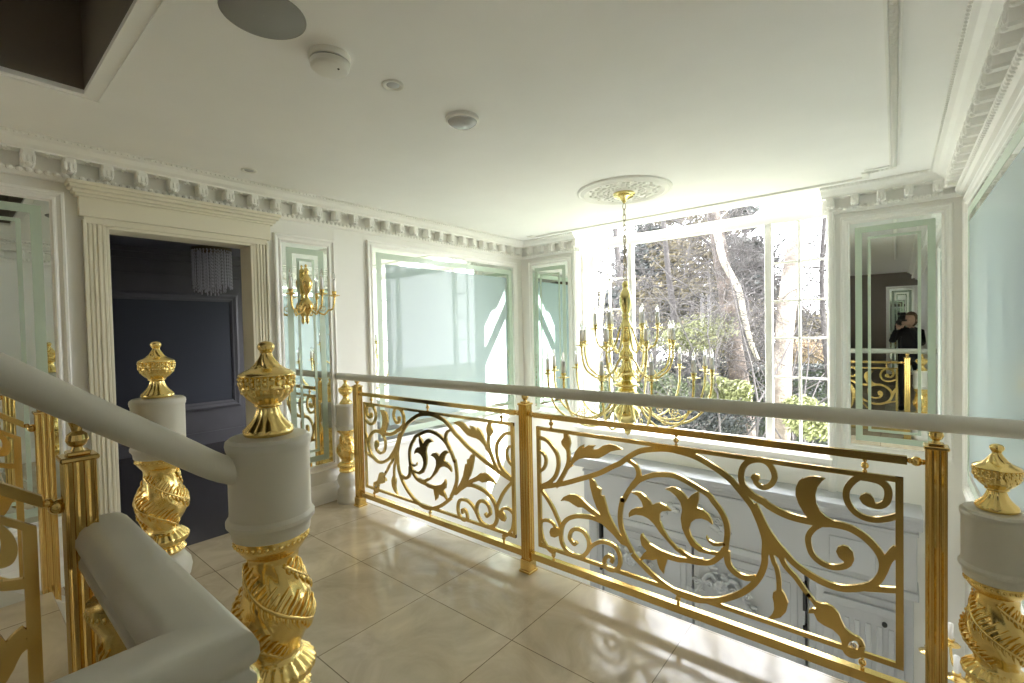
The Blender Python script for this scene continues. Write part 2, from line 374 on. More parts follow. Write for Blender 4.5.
# left wall with doorway
bm = bmesh.new()
DY0, DY1, DZ = 0.64, 1.47, 2.08
for a in ((XL - .17, XL, YB - .2, -3.4, ZL, ZC + .1), (XL - .17, XL, -2.0, DY0, ZL, ZC + .1), (XL - .17, XL, -3.4, -2.0, ZL, .5), (XL - .17, XL, -3.4, -2.0, 2.3, ZC + .1), (XL - .17, XL, DY0, DY1, DZ, ZC + .1), (XL - .17, XL, DY1, 5.1, ZL, ZC + .1), (XL - .17, XL, DY0, DY1, ZL, -.1)): box(bm, *a)
struct('wall_left', bm, M_WALL, 'long cream wall with doorway, sconce mirror and big pale glass panel')
bm = bmesh.new(); box(bm, XR, XR + .2, YB - .2, 5.1, ZL, ZC + .1)
struct('wall_right', bm, M_WALL, 'cream wall at the right edge carrying the large aqua glass panel')
bm = bmesh.new()
for a in ((XL, -2.87, YF, YF + .35, ZL, ZC + .9), (-0.42, XR, YF, YF + .35, ZL, ZC + .9), (-2.87, -0.42, YF, YF + .35, ZL, 0.255)): box(bm, *a)
struct('wall_front', bm, M_WHITE, 'white window wall facing the garden')
bm = bmesh.new(); box(bm, XL - .2, XR + .2, YB - .2, YB, ZL, 5); struct('wall_back', bm, M_SHAFT, 'dark wall behind the landing')
# ceiling with stair well opening
bm = bmesh.new()
SX, SY = -2.785, 0.432
for a in ((XL, SX, YB, 4.70), (SX, -0.9, SY, 4.70), (-0.9, XR, YB, 4.70)): box(bm, a[0], a[1], a[2], a[3], ZC, ZC + .02)
struct('ceiling', bm, M_CEIL, 'off-white plaster ceiling with spotlights and central rose')
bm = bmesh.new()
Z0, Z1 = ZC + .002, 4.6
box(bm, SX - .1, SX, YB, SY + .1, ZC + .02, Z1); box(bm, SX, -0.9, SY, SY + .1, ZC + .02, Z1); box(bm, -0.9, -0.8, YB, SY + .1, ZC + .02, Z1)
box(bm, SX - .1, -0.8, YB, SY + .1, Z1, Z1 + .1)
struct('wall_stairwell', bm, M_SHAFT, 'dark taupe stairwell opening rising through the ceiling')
# high bay soffit above the window
bm = bmesh.new()
box(bm, -2.97, -0.32, 4.60, 5.3, 3.25, 3.35); box(bm, -2.97, -0.32, 4.60, 4.70, ZC + .02, 3.25)
struct('ceiling_bay', bm, M_WHITE, 'white raised recess over the tall window')

# ---- window
bm = bmesh.new()
YW = 4.86
def bar(x0, x1, z0, z1, d=0.05, y=YW): box(bm, x0, x1, y - d / 2, y + d / 2, z0, z1, 0.004)
bar(-2.87, -2.71, .27, 3.2, .07); bar(-0.445, -0.42, .27, 3.2, .07); bar(-2.86, -0.425, .255, .335, .076)
bar(-2.865, -0.43, 2.325, 2.43, .08); bar(-2.86, -0.435, 3.12, 3.215, .08)
bar(-2.29, -2.235, .33, 3.2, .065); bar(-0.935, -0.875, .33, 3.2, .065)
for z in (1.964, 1.618, 1.28, .922, .563):
    bar(-2.71, -2.29, z - .009, z + .009, .03); bar(-0.875, -0.445, z - .009, z + .009, .03)
bar(-2.54, -2.518, .33, 2.33, .03); bar(-0.672, -0.650, .33, 2.33, .03)
w1 = struct('window_1', fix(bm), M_FRAME, 'tall white-framed window onto the garden with small glazing bars in its side lights', cat='window')
bm = bmesh.new()
for x0, x1, z0, z1 in ((-2.71, -2.29, .335, 2.325), (-2.235, -.935, .335, 2.325), (-.875, -.445, .335, 2.325), (-2.71, -.445, 2.43, 3.12)):
    vs = [bm.verts.new((x, YW, z)) for x, z in ((x0, z0), (x1, z0), (x1, z1), (x0, z1))]; bm.faces.new(vs)
obj('window_glass', bm, M_PANE, w1)
bm = bmesh.new(); box(bm, -2.9, -0.4, 4.60, 4.855, .235, .285, .008); struct('window_sill', fix(bm), M_FRAME, 'white sill under the tall window')
# reveals: stepped casing at both jambs
bm = bmesh.new()
for x0, x1 in ((-2.905, -2.85), (-0.44, -0.385)):
    box(bm, x0, x1, 4.665, 4.71, -.1, 2.47, .006); 
    box(bm, x0 + .012, x1 - .012, 4.652, 4.67, -.1, 2.47, .004)
struct('trim_window', fix(bm), M_FRAME, 'white moulded casing at the window jambs')

bm = bmesh.new()
for a in ((-3.4, -3.34, .5, 2.3), (-2.06, -2.0, .5, 2.3), (-3.34, -2.06, .5, .56), (-3.34, -2.06, 2.24, 2.3), (-2.72, -2.68, .56, 2.24), (-3.34, -2.06, 1.38, 1.41)): box(bm, XL - .12, XL - .06, a[0], a[1], a[2], a[3])
struct('window_fill_landing', bm, M_FRAME, 'white window added in the left wall behind the camera, to light the foreground', cat='window')  # added opening behind the camera: sky fill for the stairs and foreground
# ---- cornices
CP = [(0, 0), (0, .19), (-.012, .19), (-.020, .185), (-.028, .165), (-.05, .145), (-.06, .125), (-.064, .118), (-.074, .118), (-.074, .04), (-.155, .04), (-.155, .052), (-.168, .052), (-.19, .030), (-.19, 0)]
def cornice(name, s0, s1, mapf, label, phase=0.0, e0=0, e1=0, rp=0.1625):
    """e0/e1: run of mitre at each end (1 inner corner, -1 outer corner return)"""
    bm = bmesh.new()
    rings = []
    for s, e, sg in ((s0, e0, 1), (s1, e1, -1)):
        rings.append([bm.verts.new(mapf(s + sg * e * b, b, ZC + a)) for a, b in CP])
    k = len(CP)
    for j in range(k):
        q = (j + 1) % k; bm.faces.new((rings[0][j], rings[0][q], rings[1][q], rings[1][j]))
    bm.faces.new(rings[0]); bm.faces.new(list(reversed(rings[1])))
    a0 = s0 + (0.12 if e0 > 0 else 0.0); a1 = s1 - (0.12 if e1 > 0 else 0.0)
    def bx(sa, sb, na, nb, za, zb, bev):
        p, q = mapf(sa, na, za), mapf(sb, nb, zb)
        box(bm, min(p.x, q.x), max(p.x, q.x), min(p.y, q.y), max(p.y, q.y), za, zb, bev)
    # brackets between the coffers, with scrolled nose and leaf ribs
    kk = math.ceil((a0 - phase) / rp); s = phase + kk * rp
    while s < a1:
        bx(s - .028, s + .028, .04, .121, ZC - .152, ZC - .068, .010)
        for ds in (-.02, 0, .02):
            c = mapf(s + ds, .118, ZC - .118); ball(bm, c, .009, 6, 5, (1, 1, 2.6))
        c = mapf(s, .116, ZC - .146); ball(bm, c, .015, 8, 6, (1, 1, .8))
        for k in range(4):                       # low leaf lying across each coffer soffit
            c = mapf(s + rp / 2 + .012 * sin(k * 1.9), .055 + .016 * k, ZC - .076); ball(bm, c, .012, 6, 5, (1, 1, .5))
        s += rp
    # egg row under the brackets
    s = a0 + .01
    while s < a1 - .005:
        c = mapf(s, .052, ZC - .163); ball(bm, c, .0155, 8, 5, (1, 1, .95)); s += .036
    # bead row at the ceiling edge
    s = a0 + .01
    while s < a1 - .005:
        c = mapf(s, .192, ZC - .012); ball(bm, c, .0085, 6, 4, (1, 1, 1)); s += .027
    return struct(name, fix(bm), M_WHITE, label)
cornice('trim_1', YB, YF, mapL, 'white bracketed plaster cornice along the long left wall', .288 + .03, 0, 1)
cornice('trim_2', YB, YF, mapR, 'white bracketed plaster cornice over the right wall', .10, 0, 1)
cornice('trim_3', XL, -2.80, mapF, 'short white bracketed cornice left of the window', XL + .20, 1, 0)
cornice('trim_4', -0.47, XR, mapF, 'short white bracketed cornice right of the window', -.47 + .06, 0, 1)
# ceiling border of rope moulding
def rope(bm, a, b, w=.022, pitch=.028):
    a = Vector(a); b = Vector(b); d = (b - a); L = d.length; d.normalize(); q = Vector((-d.y, d.x, 0))
    for off in (-w, w):
        p0 = a + q * off; p1 = b + q * off; r = .005
        box(bm, min(p0.x, p1.x) - r, max(p0.x, p1.x) + r, min(p0.y, p1.y) - r, max(p0.y, p1.y) + r, ZC - .009, ZC)
    t = pitch / 2
    while t < L:
        p = a + d * t; ball(bm, (p.x, p.y, ZC - .006), .0125, 8, 6, (1.2, .72, 1.1)); t += pitch
bm = bmesh.new()
rope(bm, (-.004, -1.0, 0), (-.004, 4.20, 0)); rope(bm, (-.004, 4.22, 0), (-.16, 4.27, 0)); 
box(bm, -3.25, -.16, 4.385, 4.40, ZC - .016, ZC); box(bm, -3.25, -.16, 4.42, 4.43, ZC - .008, ZC); box(bm, -.19, -.15, 4.25, 4.42, ZC - .014, ZC)
box(bm, -3.30, -3.22, 4.33, 4.43, ZC - .010, ZC)
struct('trim_5', fix(bm), M_WHITE, 'slim rope moulding bordering the ceiling near the window')
bm = bmesh.new(); box(bm, SX - .045, SX - .03, -3, SY + .06, ZC - .006, ZC); box(bm, SX - .045, -0.9, SY + .052, SY + .06, ZC - .004, ZC)
struct('trim_6', fix(bm), M_CEIL, 'thin plaster line around the stairwell opening in the ceiling')

# ---- skirting
BP = [(0, 0), (.16, 0), (.16, .008), (.135, .014), (.12, .022), (0, .022)]
def skirting(name, s0, s1, mapf, z0, label):
    bm = bmesh.new(); r = [[bm.verts.new(mapf(s, b, z0 + a)) for a, b in BP] for s in (s0, s1)]
    for j in range(len(BP)):
        q = (j + 1) % len(BP); bm.faces.new((r[0][j], r[0][q], r[1][q], r[1][j]))
    bm.faces.new(r[0]); bm.faces.new(list(reversed(r[1])))
    struct(name, fix(bm), M_FRAME, label)
skirting('baseboard_left', 1.59, 2.2, mapL, 0, 'white skirting between the doorway and the balustrade')
skirting('baseboard_left', YB, .52, mapL, 0, 'white skirting left of the doorway')
skirting('baseboard_right', YB, 2.2, mapR, 0, 'white skirting along the right wall')

# ---- door casing (cream, fluted, with headed entablature)
bm = bmesh.new()
for s0, s1 in ((DY0 - .105, DY0), (DY1, DY1 + .105)):
    p = mapL(s0, 0, 0); box(bm, XL, XL + .018, s0, s1, 0, DZ + .02)
    w = s1 - s0
    for f0, f1, t in ((.0, .16, .034), (.22, .36, .028), (.42, .56, .028), (.62, .76, .028), (.84, 1.0, .022)):
        if s0 < DY0 - .01: a, b = s0 + w * f0, s0 + w * f1
        else: a, b = s1 - w * f1, s1 - w * f0
        box(bm, XL, XL + t, a, b, 0, DZ + .02, .003)
box(bm, XL, XL + .03, DY0 - .10, DY1 + .10, DZ, DZ + .04, .004)
box(bm, XL, XL + .045, DY0 - .12, DY1 + .12, DZ + .04, DZ + .15, .003)
for k, (z, d) in enumerate(((DZ + .15, .055), (DZ + .165, .075), (DZ + .185, .10), (DZ + .205, .115))):
    box(bm, XL, XL + d, DY0 - .105 - d * .6, DY1 + .105 + d * .6, z, z + .022, .004)
box(bm, XL - .17, XL + .02, DY0 - .0, DY0 + .016, 0, DZ, .002); box(bm, XL - .17, XL + .02, DY1 - .016, DY1, 0, DZ, .002); box(bm, XL - .17, XL + .02, DY0, DY1, DZ - .016, DZ, .002)
struct('door_1', fix(bm), M_TRIM, 'cream fluted door casing with stepped head around the dark doorway', cat='doorway')

# ---- dark room beyond
bm = bmesh.new()
DX = -7.0
box(bm, DX - .1, DX, -1.5, 5.0, 0, ZC); 
for a in ((DX, -6.4, 0, ZC), (-4.5, XL - .17, 0, ZC), (-6.4, -4.5, 0, .6), (-6.4, -4.5, 2.2, ZC)): box(bm, a[0], a[1], 4.6, 4.7, a[2], a[3])
box(bm, DX, XL - .17, -1.5, -1.4, 0, ZC)
box(bm, XL - .21, XL - .172, -1.4, DY0 - .02, 0, ZC); box(bm, XL - .21, XL - .172, DY1 + .02, 4.6, 0, ZC); box(bm, XL - .21, XL - .172, DY0 - .02, DY1 + .02, DZ + .02, ZC)
struct('wall_dark_room', bm, M_DARKWALL, 'charcoal walls of the unlit room beyond the doorway')
bm = bmesh.new(); box(bm, DX, XL - .17, -1.5, 4.7, -.1, -.002); box(bm, XL - .17, XL - .002, DY0, DY1, -.1, .0); struct('floor', bm, M_DARKCARPET, 'dark carpet of the unlit room beyond the doorway')
bm = bmesh.new(); box(bm, DX, XL - .17, -1.5, 4.7, ZC + .0, ZC + .1); struct('ceiling', bm, M_DARKCEIL, 'grey ceiling of the unlit room beyond the doorway')
mapD = lambda s, n, z: Vector((DX + n, s, z))
bm = bmesh.new()
for z0, z1, d in ((2.36, 2.49, .05), (2.43, 2.49, .10), (2.18, 2.21, .03), (0, .16, .03)): box(bm, DX, DX + d, -1.4, 4.6, z0, z1, .004)
struct('trim_7', fix(bm), M_DARKWALL, 'charcoal cornice and rails on the far wall of the unlit room')
t = thing('framed_wall_panel', 'large dark glossy framed panel on the far wall of the unlit room', 'wall panel', (DX, 1.8, .45))
FP = [(0, 0), (0, .03), (.03, .045), (.06, .03), (.075, .03), (.10, .012), (.10, 0)]
bm = bmesh.new(); sweep(bm, [(.3, .0), (.78, .0), (.78, 1.52), (-1.35, 1.52), (-1.35, 0)], FP, lambda s, n, z: Vector((n, s, z)), True); obj('frame', fix(bm), M_DARKGLOSS, t)
bm = bmesh.new(); box(bm, 0, .008, -1.25, .68, .10, 1.42); obj('panel_glass', bm, mat('dark_glass', (.10, .11, .13), .12), t)
bm = bmesh.new()
for a in ((-6.4, -6.35, .6, 2.2), (-4.55, -4.5, .6, 2.2), (-6.35, -4.55, .6, .65), (-6.35, -4.55, 2.15, 2.2), (-5.47, -5.43, .65, 2.15)): box(bm, a[0], a[1], 4.62, 4.67, a[2], a[3])
struct('window_fill_dark_room', bm, M_FRAME, 'small window added out of view to let daylight into the room beyond the doorway', cat='window')  # unseen opening added so that sky light lifts the dark room
# crystal pendant
t = thing('crystal_pendant', 'round hanging crystal ceiling light in the unlit room', 'chandelier', (-6.5, 2.13, ZC - .001))
bm = bmesh.new(); lathe(bm, [(-.035, .20), (-.03, .215), (0, .215)], 40); lathe(bm, [(-.06, .10), (-.035, .10)], 24); obj('ceiling_plate', bm, M_CHAIN, t)
bm = bmesh.new()
for ring_r, n, L in ((.205, 34, .54), (.14, 20, .57), (.07, 10, .60)):
    for k in range(n):
        a = 2 * pi * k / n; x, y = ring_r * cos(a), ring_r * sin(a); LL = L * random.uniform(.85, 1)
        z = -.04
        while z > -LL:
            ball(bm, (x, y, z), .0085, 5, 4, (1, 1, 2.3)); z -= .04
ob = obj('crystal_strands', bm, mat('dim_crystal', (.9, .9, .95), .15, .1), t); ob['kind'] = 'stuff'

# ================================================================= MIRRORS AND GLASS PANELS
FRP = [(0, 0), (0, .018), (.006, .026), (.016, .026), (.022, .018), (.034, .014), (.044, .020), (.052, .020), (.058, .008), (.064, .006), (.064, 0)]
def ringbm(s0, s1, z0, z1, w, n0, n1, mapf):
    bm = bmesh.new()
    sweep(bm, [(s0, z0), (s1, z0), (s1, z1), (s0, z1)], [(0, n0), (0, n1), (w, n1), (w, n0)], mapf, True)
    return fix(bm)
def panelbm(s0, s1, z0, z1, n0, n1, mapf):
    bm = bmesh.new(); p, q = mapf(s0, n0, z0), mapf(s1, n1, z1)
    box(bm, p.x, q.x, p.y, q.y, p.z, q.z); return bm
def wall_mirror(mapf, s0, s1, z0, z1, label, field=None, inner=True, name='wall_mirror', cat='mirror'):
    c = mapf((s0 + s1) / 2, 0, z0); t = thing(name, label, cat, c)
    mp = lambda s, n, z: mapf(s, n, z) - c
    bm = bmesh.new(); sweep(bm, [(s0 - .064, z0 - .064), (s1 + .064, z0 - .064), (s1 + .064, z1 + .064), (s0 - .064, z1 + .064)], FRP, mp, True)
    obj('frame', fix(bm), M_FRAME, t)
    obj('mirror_glass', panelbm(s0, s1, z0, z1, .0, .007, mp), M_MIRROR, t)
    b0, b1 = (.032, .045) if field is None else (.035, .055)
    obj('border_band', ringbm(s0 + b0, s1 - b0, z0 + b0, z1 - b0, b1, .006, .0085, mp), M_GREEN, t)
    if field is not None:
        g = .135
        obj('glass_field', panelbm(s0 + g, s1 - g, z0 + g, z1 - g, .006, .009, mp), field, t)
    elif inner:
        obj('inner_band', ringbm(s0 + .113, s1 - .113, z0 + .113, z1 - .113, .020, .006, .0085, mp), M_GREEN, t)
    return t
wall_mirror(mapL, 1.685, 2.056, .33, 2.125, 'narrow tall mirror with green bands behind the brass wall sconce')
wall_mirror(mapL, 2.50, 4.52, .40, 2.18, 'wide pale aqua glass panel with mirror strip on the long left wall', M_AQUA, name='glass_wall_panel', cat='wall panel')
wall_mirror(mapL, -.75, .40, .40, 2.18, 'green-banded mirror at the far left edge, left of the doorway')
wall_mirror(mapF, -3.50, -2.985, .40, 2.20, 'narrow green-banded mirror left of the window, in the corner')
wall_mirror(mapF, -.285, .262, .42, 2.20, 'dark-looking green-banded mirror right of the window')
wall_mirror(mapR, 2.35, 4.50, .25, 2.20, 'large pale aqua glass panel on the right wall behind the small newel', M_AQUA, name='glass_wall_panel', cat='wall panel')
# mirror on the back wall, seen only as a reflection
wall_mirror(mapB, -.10, .30, .33, 2.13, 'tall banded mirror on the dark back wall')

# ================================================================= COLUMNS (newels)
def gilt_pattern(t, z, r):
    if z < .335: return r + .0018 * sin(24 * t)
    k = max(0.0, min(1.0, (z - .335) / .02)) * max(0.0, min(1.0, (.55 - z) / .02))
    return r + k * (.0014 * sin(3 * t + 48 * z) + .0008 * sin(11 * t + 90 * z))
def acanthus(bm, rad):
    """spiralling midribs with feathered leaflets laid on the shaft"""
    rnd = random.Random(2)
    S = lambda t, z, e=0.0: Vector(((rad(z) + e) * cos(t), (rad(z) + e) * sin(t), z))
    for s in range(3):
        t0 = 2 * pi * s / 3; K = 21
        path = [(t0 - K * (.545 - .19 * u) , .545 - .19 * u) for u in [i / 26 for i in range(27)]]
        path = [(t0 + K * .19 * u, z) for u, (_, z) in zip([i / 26 for i in range(27)], path)]
        tube(bm, [S(t, z, .0035) for t, z in path], .0046, 8, 3)
        n = 13
        for i in range(n):
            u = (i + .5) / n; t = t0 + K * .19 * u; z = .545 - .19 * u
            for side in (-1, 1):
                for q, L in ((0, 1.0), (.5, .72)):
                    tt = t + K * .19 * q / n; zz = z - .19 * q / n; l = L * rnd.uniform(.85, 1.15) * (.55 + .6 * sin(pi * min(1, max(0, u))))
                    P = []
                    for f in (0, .3, .6, .85, 1.0):
                        dz = side * .026 * l * f + .004 * f; dt = (.20 * l * f + .24 * l * f * f) if side > 0 else (-.10 * l * f + .16 * l * f * f)
                        P.append(S(tt + dt, min(.553, max(.337, zz + dz)), .0015 + .003 * sin(pi * f)))
                    tube(bm, P, .0050 if q == 0 else .0038, 7, 2, taper=(1, .3))
    return bm
def urn_pattern(t, z, r):
    if .925 <= z <= .948: return r + .0022 * sin(28 * t) * sin((z - .925) / .023 * pi)
    if .888 < z < .925: return r * (1 + .05 * abs(sin(9 * t)))
    if .832 < z < .880: return r * (1 + .08 * abs(sin(6 * t)) - .03)
    if .968 < z < 1.0: return r * (1 + .10 * sin(8 * t + z * 180))
    return r
GILT = [(.25, .052), (.262, .068), (.272, .064), (.282, .058), (.295, .074), (.312, .079), (.326, .066), (.342, .050), (.368, .056), (.40, .071), (.433, .0775), (.465, .073), (.495, .061), (.52, .054), (.545, .051), (.562, .053), (.575, .062), (.590, .071), (.606, .072)]
BASE = [(0, .088), (.035, .088), (.05, .08), (.075, .086), (.105, .084), (.122, .07), (.14, .069), (.16, .08), (.19, .086), (.215, .082), (.235, .068), (.25, .06)]
DRUM = [(.606, .072), (.609, .077), (.622, .078), (.629, .081), (.637, .087), (.645, .087), (.653, .081), (.662, .080), (.79, .0805), (.796, .083), (.805, .0845), (.813, .083), (.819, .076), (.822, .02), (.822, .0006)]
URN = [(.822, .047), (.828, .050), (.834, .048), (.842, .041), (.854, .031), (.866, .025), (.876, .022), (.881, .022), (.885, .028), (.889, .026), (.896, .034), (.908, .044), (.920, .050), (.926, .0515), (.946, .053), (.950, .0555), (.954, .054), (.959, .046), (.965, .034), (.971, .0245), (.979, .0195), (.989, .0135), (.997, .0098), (1.001, .0125), (1.008, .0165), (1.015, .0165), (1.021, .011), (1.024, .0006)]
def make_column(label, loc, sc, group, grp_base=True):
    t = thing('newel_column', label, 'newel post', loc, 0, group, sc)
    o = obj('stone_base', lathe(bmesh.new(), BASE, 48), M_STONE, t, True)
    o = obj('gilt_shaft', lathe(bmesh.new(), dense(GILT, 190), 220, gilt_pattern), M_GOLD, t, True); o['label'] = 'gilded acanthus-carved shaft'
    G = dense(GILT, 120)
    def rad(z):
        for (z0, r0), (z1, r1) in zip(G, G[1:]):
            if z0 <= z <= z1 and z1 > z0: return r0 + (r1 - r0) * (z - z0) / (z1 - z0)
        return G[-1][1]
    obj('acanthus_leaves', fix(acanthus(bmesh.new(), rad)), M_GOLD, o, True)
    o = obj('stone_drum', lathe(bmesh.new(), DRUM, 64), M_STONE, t, True); autosmooth(o, 30)
    f = obj('urn_finial', lathe(bmesh.new(), dense(URN, 96), 112, urn_pattern), M_GOLD, t, True); f['label'] = 'gilded lidded urn finial'
    b = bmesh.new()
    for k in range(26):
        a = 2 * pi * k / 26; ball(b, (.0535 * cos(a), .0535 * sin(a), .9435), .0042, 6, 5)
    for k in range(13):                           # lattice diamonds and drops on the bowl
        a = 2 * pi * k / 13
        for da, z, r in ((0, .934, .0525), (pi / 13, .926, .0515), (0, .916, .0475)):
            ball(b, (r * cos(a + da), r * sin(a + da), z), .0045, 6, 5, (1, 1, 1.4))
    o = obj('bead_band', b, M_GOLD, f, True)
    b = bmesh.new()
    for k in range(34):
        a = 2 * pi * k / 34; ball(b, (.0715 * cos(a), .0715 * sin(a), .595), .0048, 6, 5)
    obj('bead_ring', b, M_GOLD, t, True)
    return t
col0 = make_column('large gilded newel column in the left foreground, nearest the camera', (-1.429, .601, 0), 1.353, 'large newel columns at the foot of the stairs')
dup(col0, (-2.800, .66, 0), .8, 'large gilded newel column standing in front of the dark doorway')
c3 = dup(col0, (-3.555, 2.12, 0), 1.7, 'small gilded newel column against the left wall at the far end of the balustrade', 'small newel columns at the ends of the balustrade'); c3.scale = (1, 1, 1)
c4 = dup(col0, (.238, 2.03, 0), .4, 'small gilded newel column at the right edge of the picture', 'small newel columns at the ends of the balustrade'); c4.scale = (1, 1, 1)

# ================================================================= BRASS POSTS
def make_post(label, loc, h=.985, group='fluted brass posts'):
    t = thing('brass_post', label, 'post', loc, 0, group)
    b = bmesh.new(); W = .0275; outline = []
    nf = 3; seg = 2 * W / nf                      # four shallow flutes per face
    def side(rot):
        pts = []
        for k in range(nf):
            x0 = -W + k * seg
            pts += [(x0 + seg * .10, W), (x0 + seg * .18, W - .0045), (x0 + seg * .5, W - .007), (x0 + seg * .82, W - .0045), (x0 + seg * .90, W)]
        return [(x * cos(rot) - y * sin(rot), x * sin(rot) + y * cos(rot)) for x, y in [(-W, W)] + pts]
    for k in range(4): outline += side(-k * pi / 2)
    lo = [b.verts.new((x, y, .07)) for x, y in outline]; hi = [b.verts.new((x, y, h - .015)) for x, y in outline]
    n = len(outline)
    for i in range(n): b.faces.new((lo[i], hi[i], hi[(i + 1) % n], lo[(i + 1) % n]))
    obj('fluted_shaft', fix(b), M_BRASS, t)
    b = bmesh.new(); box(b, -.040, .040, -.040, .040, 0, .016, .003); box(b, -.034, .034, -.034, .034, .016, .075, .003); obj('base_block', b, M_BRASS, t)
    b = bmesh.new(); box(b, -.033, .033, -.033, .033, h - .015, h - .003, .003); box(b, -.02, .02, -.02, .02, h - .003, h + .006, .002); lathe(b, [(h + .006, .012), (h + .014, .009), (h + .02, .016), (h + .03, .0205), (h + .042, .018), (h + .05, .009), (h + .06, .011), (h + .07, .014)], 20); obj('cap_and_ball', b, M_BRASS, t, False)
    return t
YR = 2.12
G1 = 'fluted brass posts of the level balustrade'
post0 = make_post('leftmost fluted brass post of the balustrade, beside the small newel by the wall', (-3.378, YR, 0), group=G1)
dup(post0, (-1.655, YR, 0), label='middle fluted brass post between the two scroll panels')
dup(post0, (.105, YR, 0), label='dark-looking fluted brass post at the right end of the balustrade')

# ---- level handrail
bm = bmesh.new(); tube(bm, [(XL, YR, 1.046), (XR, YR, 1.058)], .030, 24, 1)
tag(obj('handrail', bm, M_STONE, smooth=True), 'long level round greige handrail over the scroll balustrade', 'handrail')

# ---- scroll panels
def panel_solid(bm, xf, th=.012):
    """xf: function (x, z) metres, y -> Vector"""
    from mathutils.geometry import tessellate_polygon
    def prism(poly, y0, y1):
        a = sum(p[0] * q[1] - q[0] * p[1] for p, q in zip(poly, poly[1:] + poly[:1]))
        if a < 0: poly = poly[::-1]
        lo = [bm.verts.new(xf(x, z, y0)) for x, z in poly]; hi = [bm.verts.new(xf(x, z, y1)) for x, z in poly]
        for tri in tessellate_polygon([[Vector((x, z, 0)) for x, z in poly]]):
            try:
                bm.faces.new([lo[i] for i in tri]); bm.faces.new([hi[i] for i in reversed(tri)])
            except ValueError: pass
        n = len(poly)
        for i in range(n): 
            j = (i + 1) % n
            bm.faces.new((lo[i], hi[i], hi[j], lo[j]))
    k = 0
    for w0, w1, pts in SCROLL_STROKES:
        P = catmull([Vector((x / 1000, z / 1000)) for x, z in pts], 5); n = len(P); L = []; R = []
        for i, p in enumerate(P):
            d = (P[min(i + 1, n - 1)] - P[max(i - 1, 0)]); d.normalize(); q = Vector((-d.y, d.x))
            w = (w0 + (w1 - w0) * i / (n - 1)) / 2000
            L.append(p + q * w); R.append(p - q * w)
        e = th + .00035 * (k % 7); k += 1
        rl = [[bm.verts.new(xf(v.x, v.y, y)) for v in seq] for y in (-e / 2, e / 2) for seq in (L, R)]
        for i in range(n - 1):
            bm.faces.new((rl[0][i], rl[0][i + 1], rl[1][i + 1], rl[1][i])); bm.faces.new((rl[2][i], rl[3][i], rl[3][i + 1], rl[2][i + 1]))
            bm.faces.new((rl[0][i], rl[2][i], rl[2][i + 1], rl[0][i + 1])); bm.faces.new((rl[1][i], rl[1][i + 1], rl[3][i + 1], rl[3][i]))
        for i in (0, n - 1): bm.faces.new((rl[0][i], rl[1][i], rl[3][i], rl[2][i]))
    for poly in SCROLL_LEAVES:
        e = th + .00045 * (k % 5) + .0002; k += 1
        P = [Vector((x / 1000, z / 1000)) for x, z in poly]
        n = len(P); S = []
        for i in range(n):                      # corner-keeping smoothing
            a, b, c = P[i - 1], P[i], P[(i + 1) % n]
            if (b - a).length > 1e-6 and (c - b).length > 1e-6 and (b - a).angle(c - b) < 1.0:
                S += [b + (a - b) * .25, b, b + (c - b) * .25] if False else [b * .86 + (a + c) * .07]
            else: S.append(b)
        prism([(p.x, p.y) for p in S], -e / 2, e / 2)
    FX0, FX1, FZ0, FZ1 = -1.574, .020, .170, .856
    for x0, x1, z0, z1 in ((FX0, FX1, FZ1 - .019, FZ1), (FX0, FX1, FZ0, FZ0 + .019), (FX0, FX0 + .022, FZ0, FZ1), (FX1 - .022, FX1, FZ0, FZ1)):
        e = th * (.56 if x1 - x0 > .1 else .60); prism([(x0, z0), (x1, z0), (x1, z1), (x0, z1)], -e, e)
    return bm
def bars_and_studs(t, xf, sx):
    """top and bottom channel bars with little ball studs, in panel coordinates"""
    def bx(x0, x1, z0, z1, d, bm):
        v = [xf(x, z, y) for z in (z0, z1) for x, y in ((x0, -d), (x1, -d), (x1, d), (x0, d))]
        v = [bm.verts.new(p) for p in v]
        for q in BOXQ: bm.faces.new([v[i] for i in q])
    b = bmesh.new(); bx(-1.590, .030, .905, .933, .011, b); obj('top_bar', fix(b), M_BRASS, t)
    b = bmesh.new(); bx(-1.627, .078, .085, .122, .016, b); obj('bottom_bar', fix(b), M_BRASS, t)
    for x, z in ((-1.475, .881), (-.78, .881), (-.088, .881), (-1.475, .146), (-.78, .146), (-.098, .146)):
        b = bmesh.new(); c = xf(x, z, 0); ball(b, c, .0125, 14, 10); 
        for dz in (-.02, .02):
            ball(b, xf(x, z + dz, 0), .0075, 10, 6)
        obj('ball_stud', b, M_BRASS, t, True)
    b = bmesh.new(); c = xf(-.123, .200, 0); ball(b, c, .011, 12, 8); obj('bolt', b, M_CHROME, t, True)
    for x in (-1.609, .054):
        b = bmesh.new(); ball(b, xf(x, .919, 0), .0165, 14, 10); ball(b, xf(x - .016, .919, 0), .010, 10, 6); ball(b, xf(x + .016, .919, 0), .010, 10, 6)
        obj('ball_connector', b, M_BRASS, t, True)
t = thing('scroll_panel', 'right gilded scrollwork balustrade panel, the larger one nearer the camera', 'railing panel', (-.78, YR, 0), group='scroll panels of the level balustrade')
xf = lambda x, z, y: Vector((x + .78, y, z))
obj('scrollwork', fix(panel_solid(bmesh.new(), xf)), M_BRASS, t); bars_and_studs(t, xf, 1)
t = thing('scroll_panel', 'left gilded scrollwork balustrade panel, farther from the camera', 'railing panel', (-2.52, YR, 0), group='scroll panels of the level balustrade')
xf = lambda x, z, y: Vector((-1.742 - (x + 1.574) * .972 + 2.52, y, z))
obj('scrollwork', fix(panel_solid(bmesh.new(), xf)), M_BRASS, t); bars_and_studs(t, xf, -1)

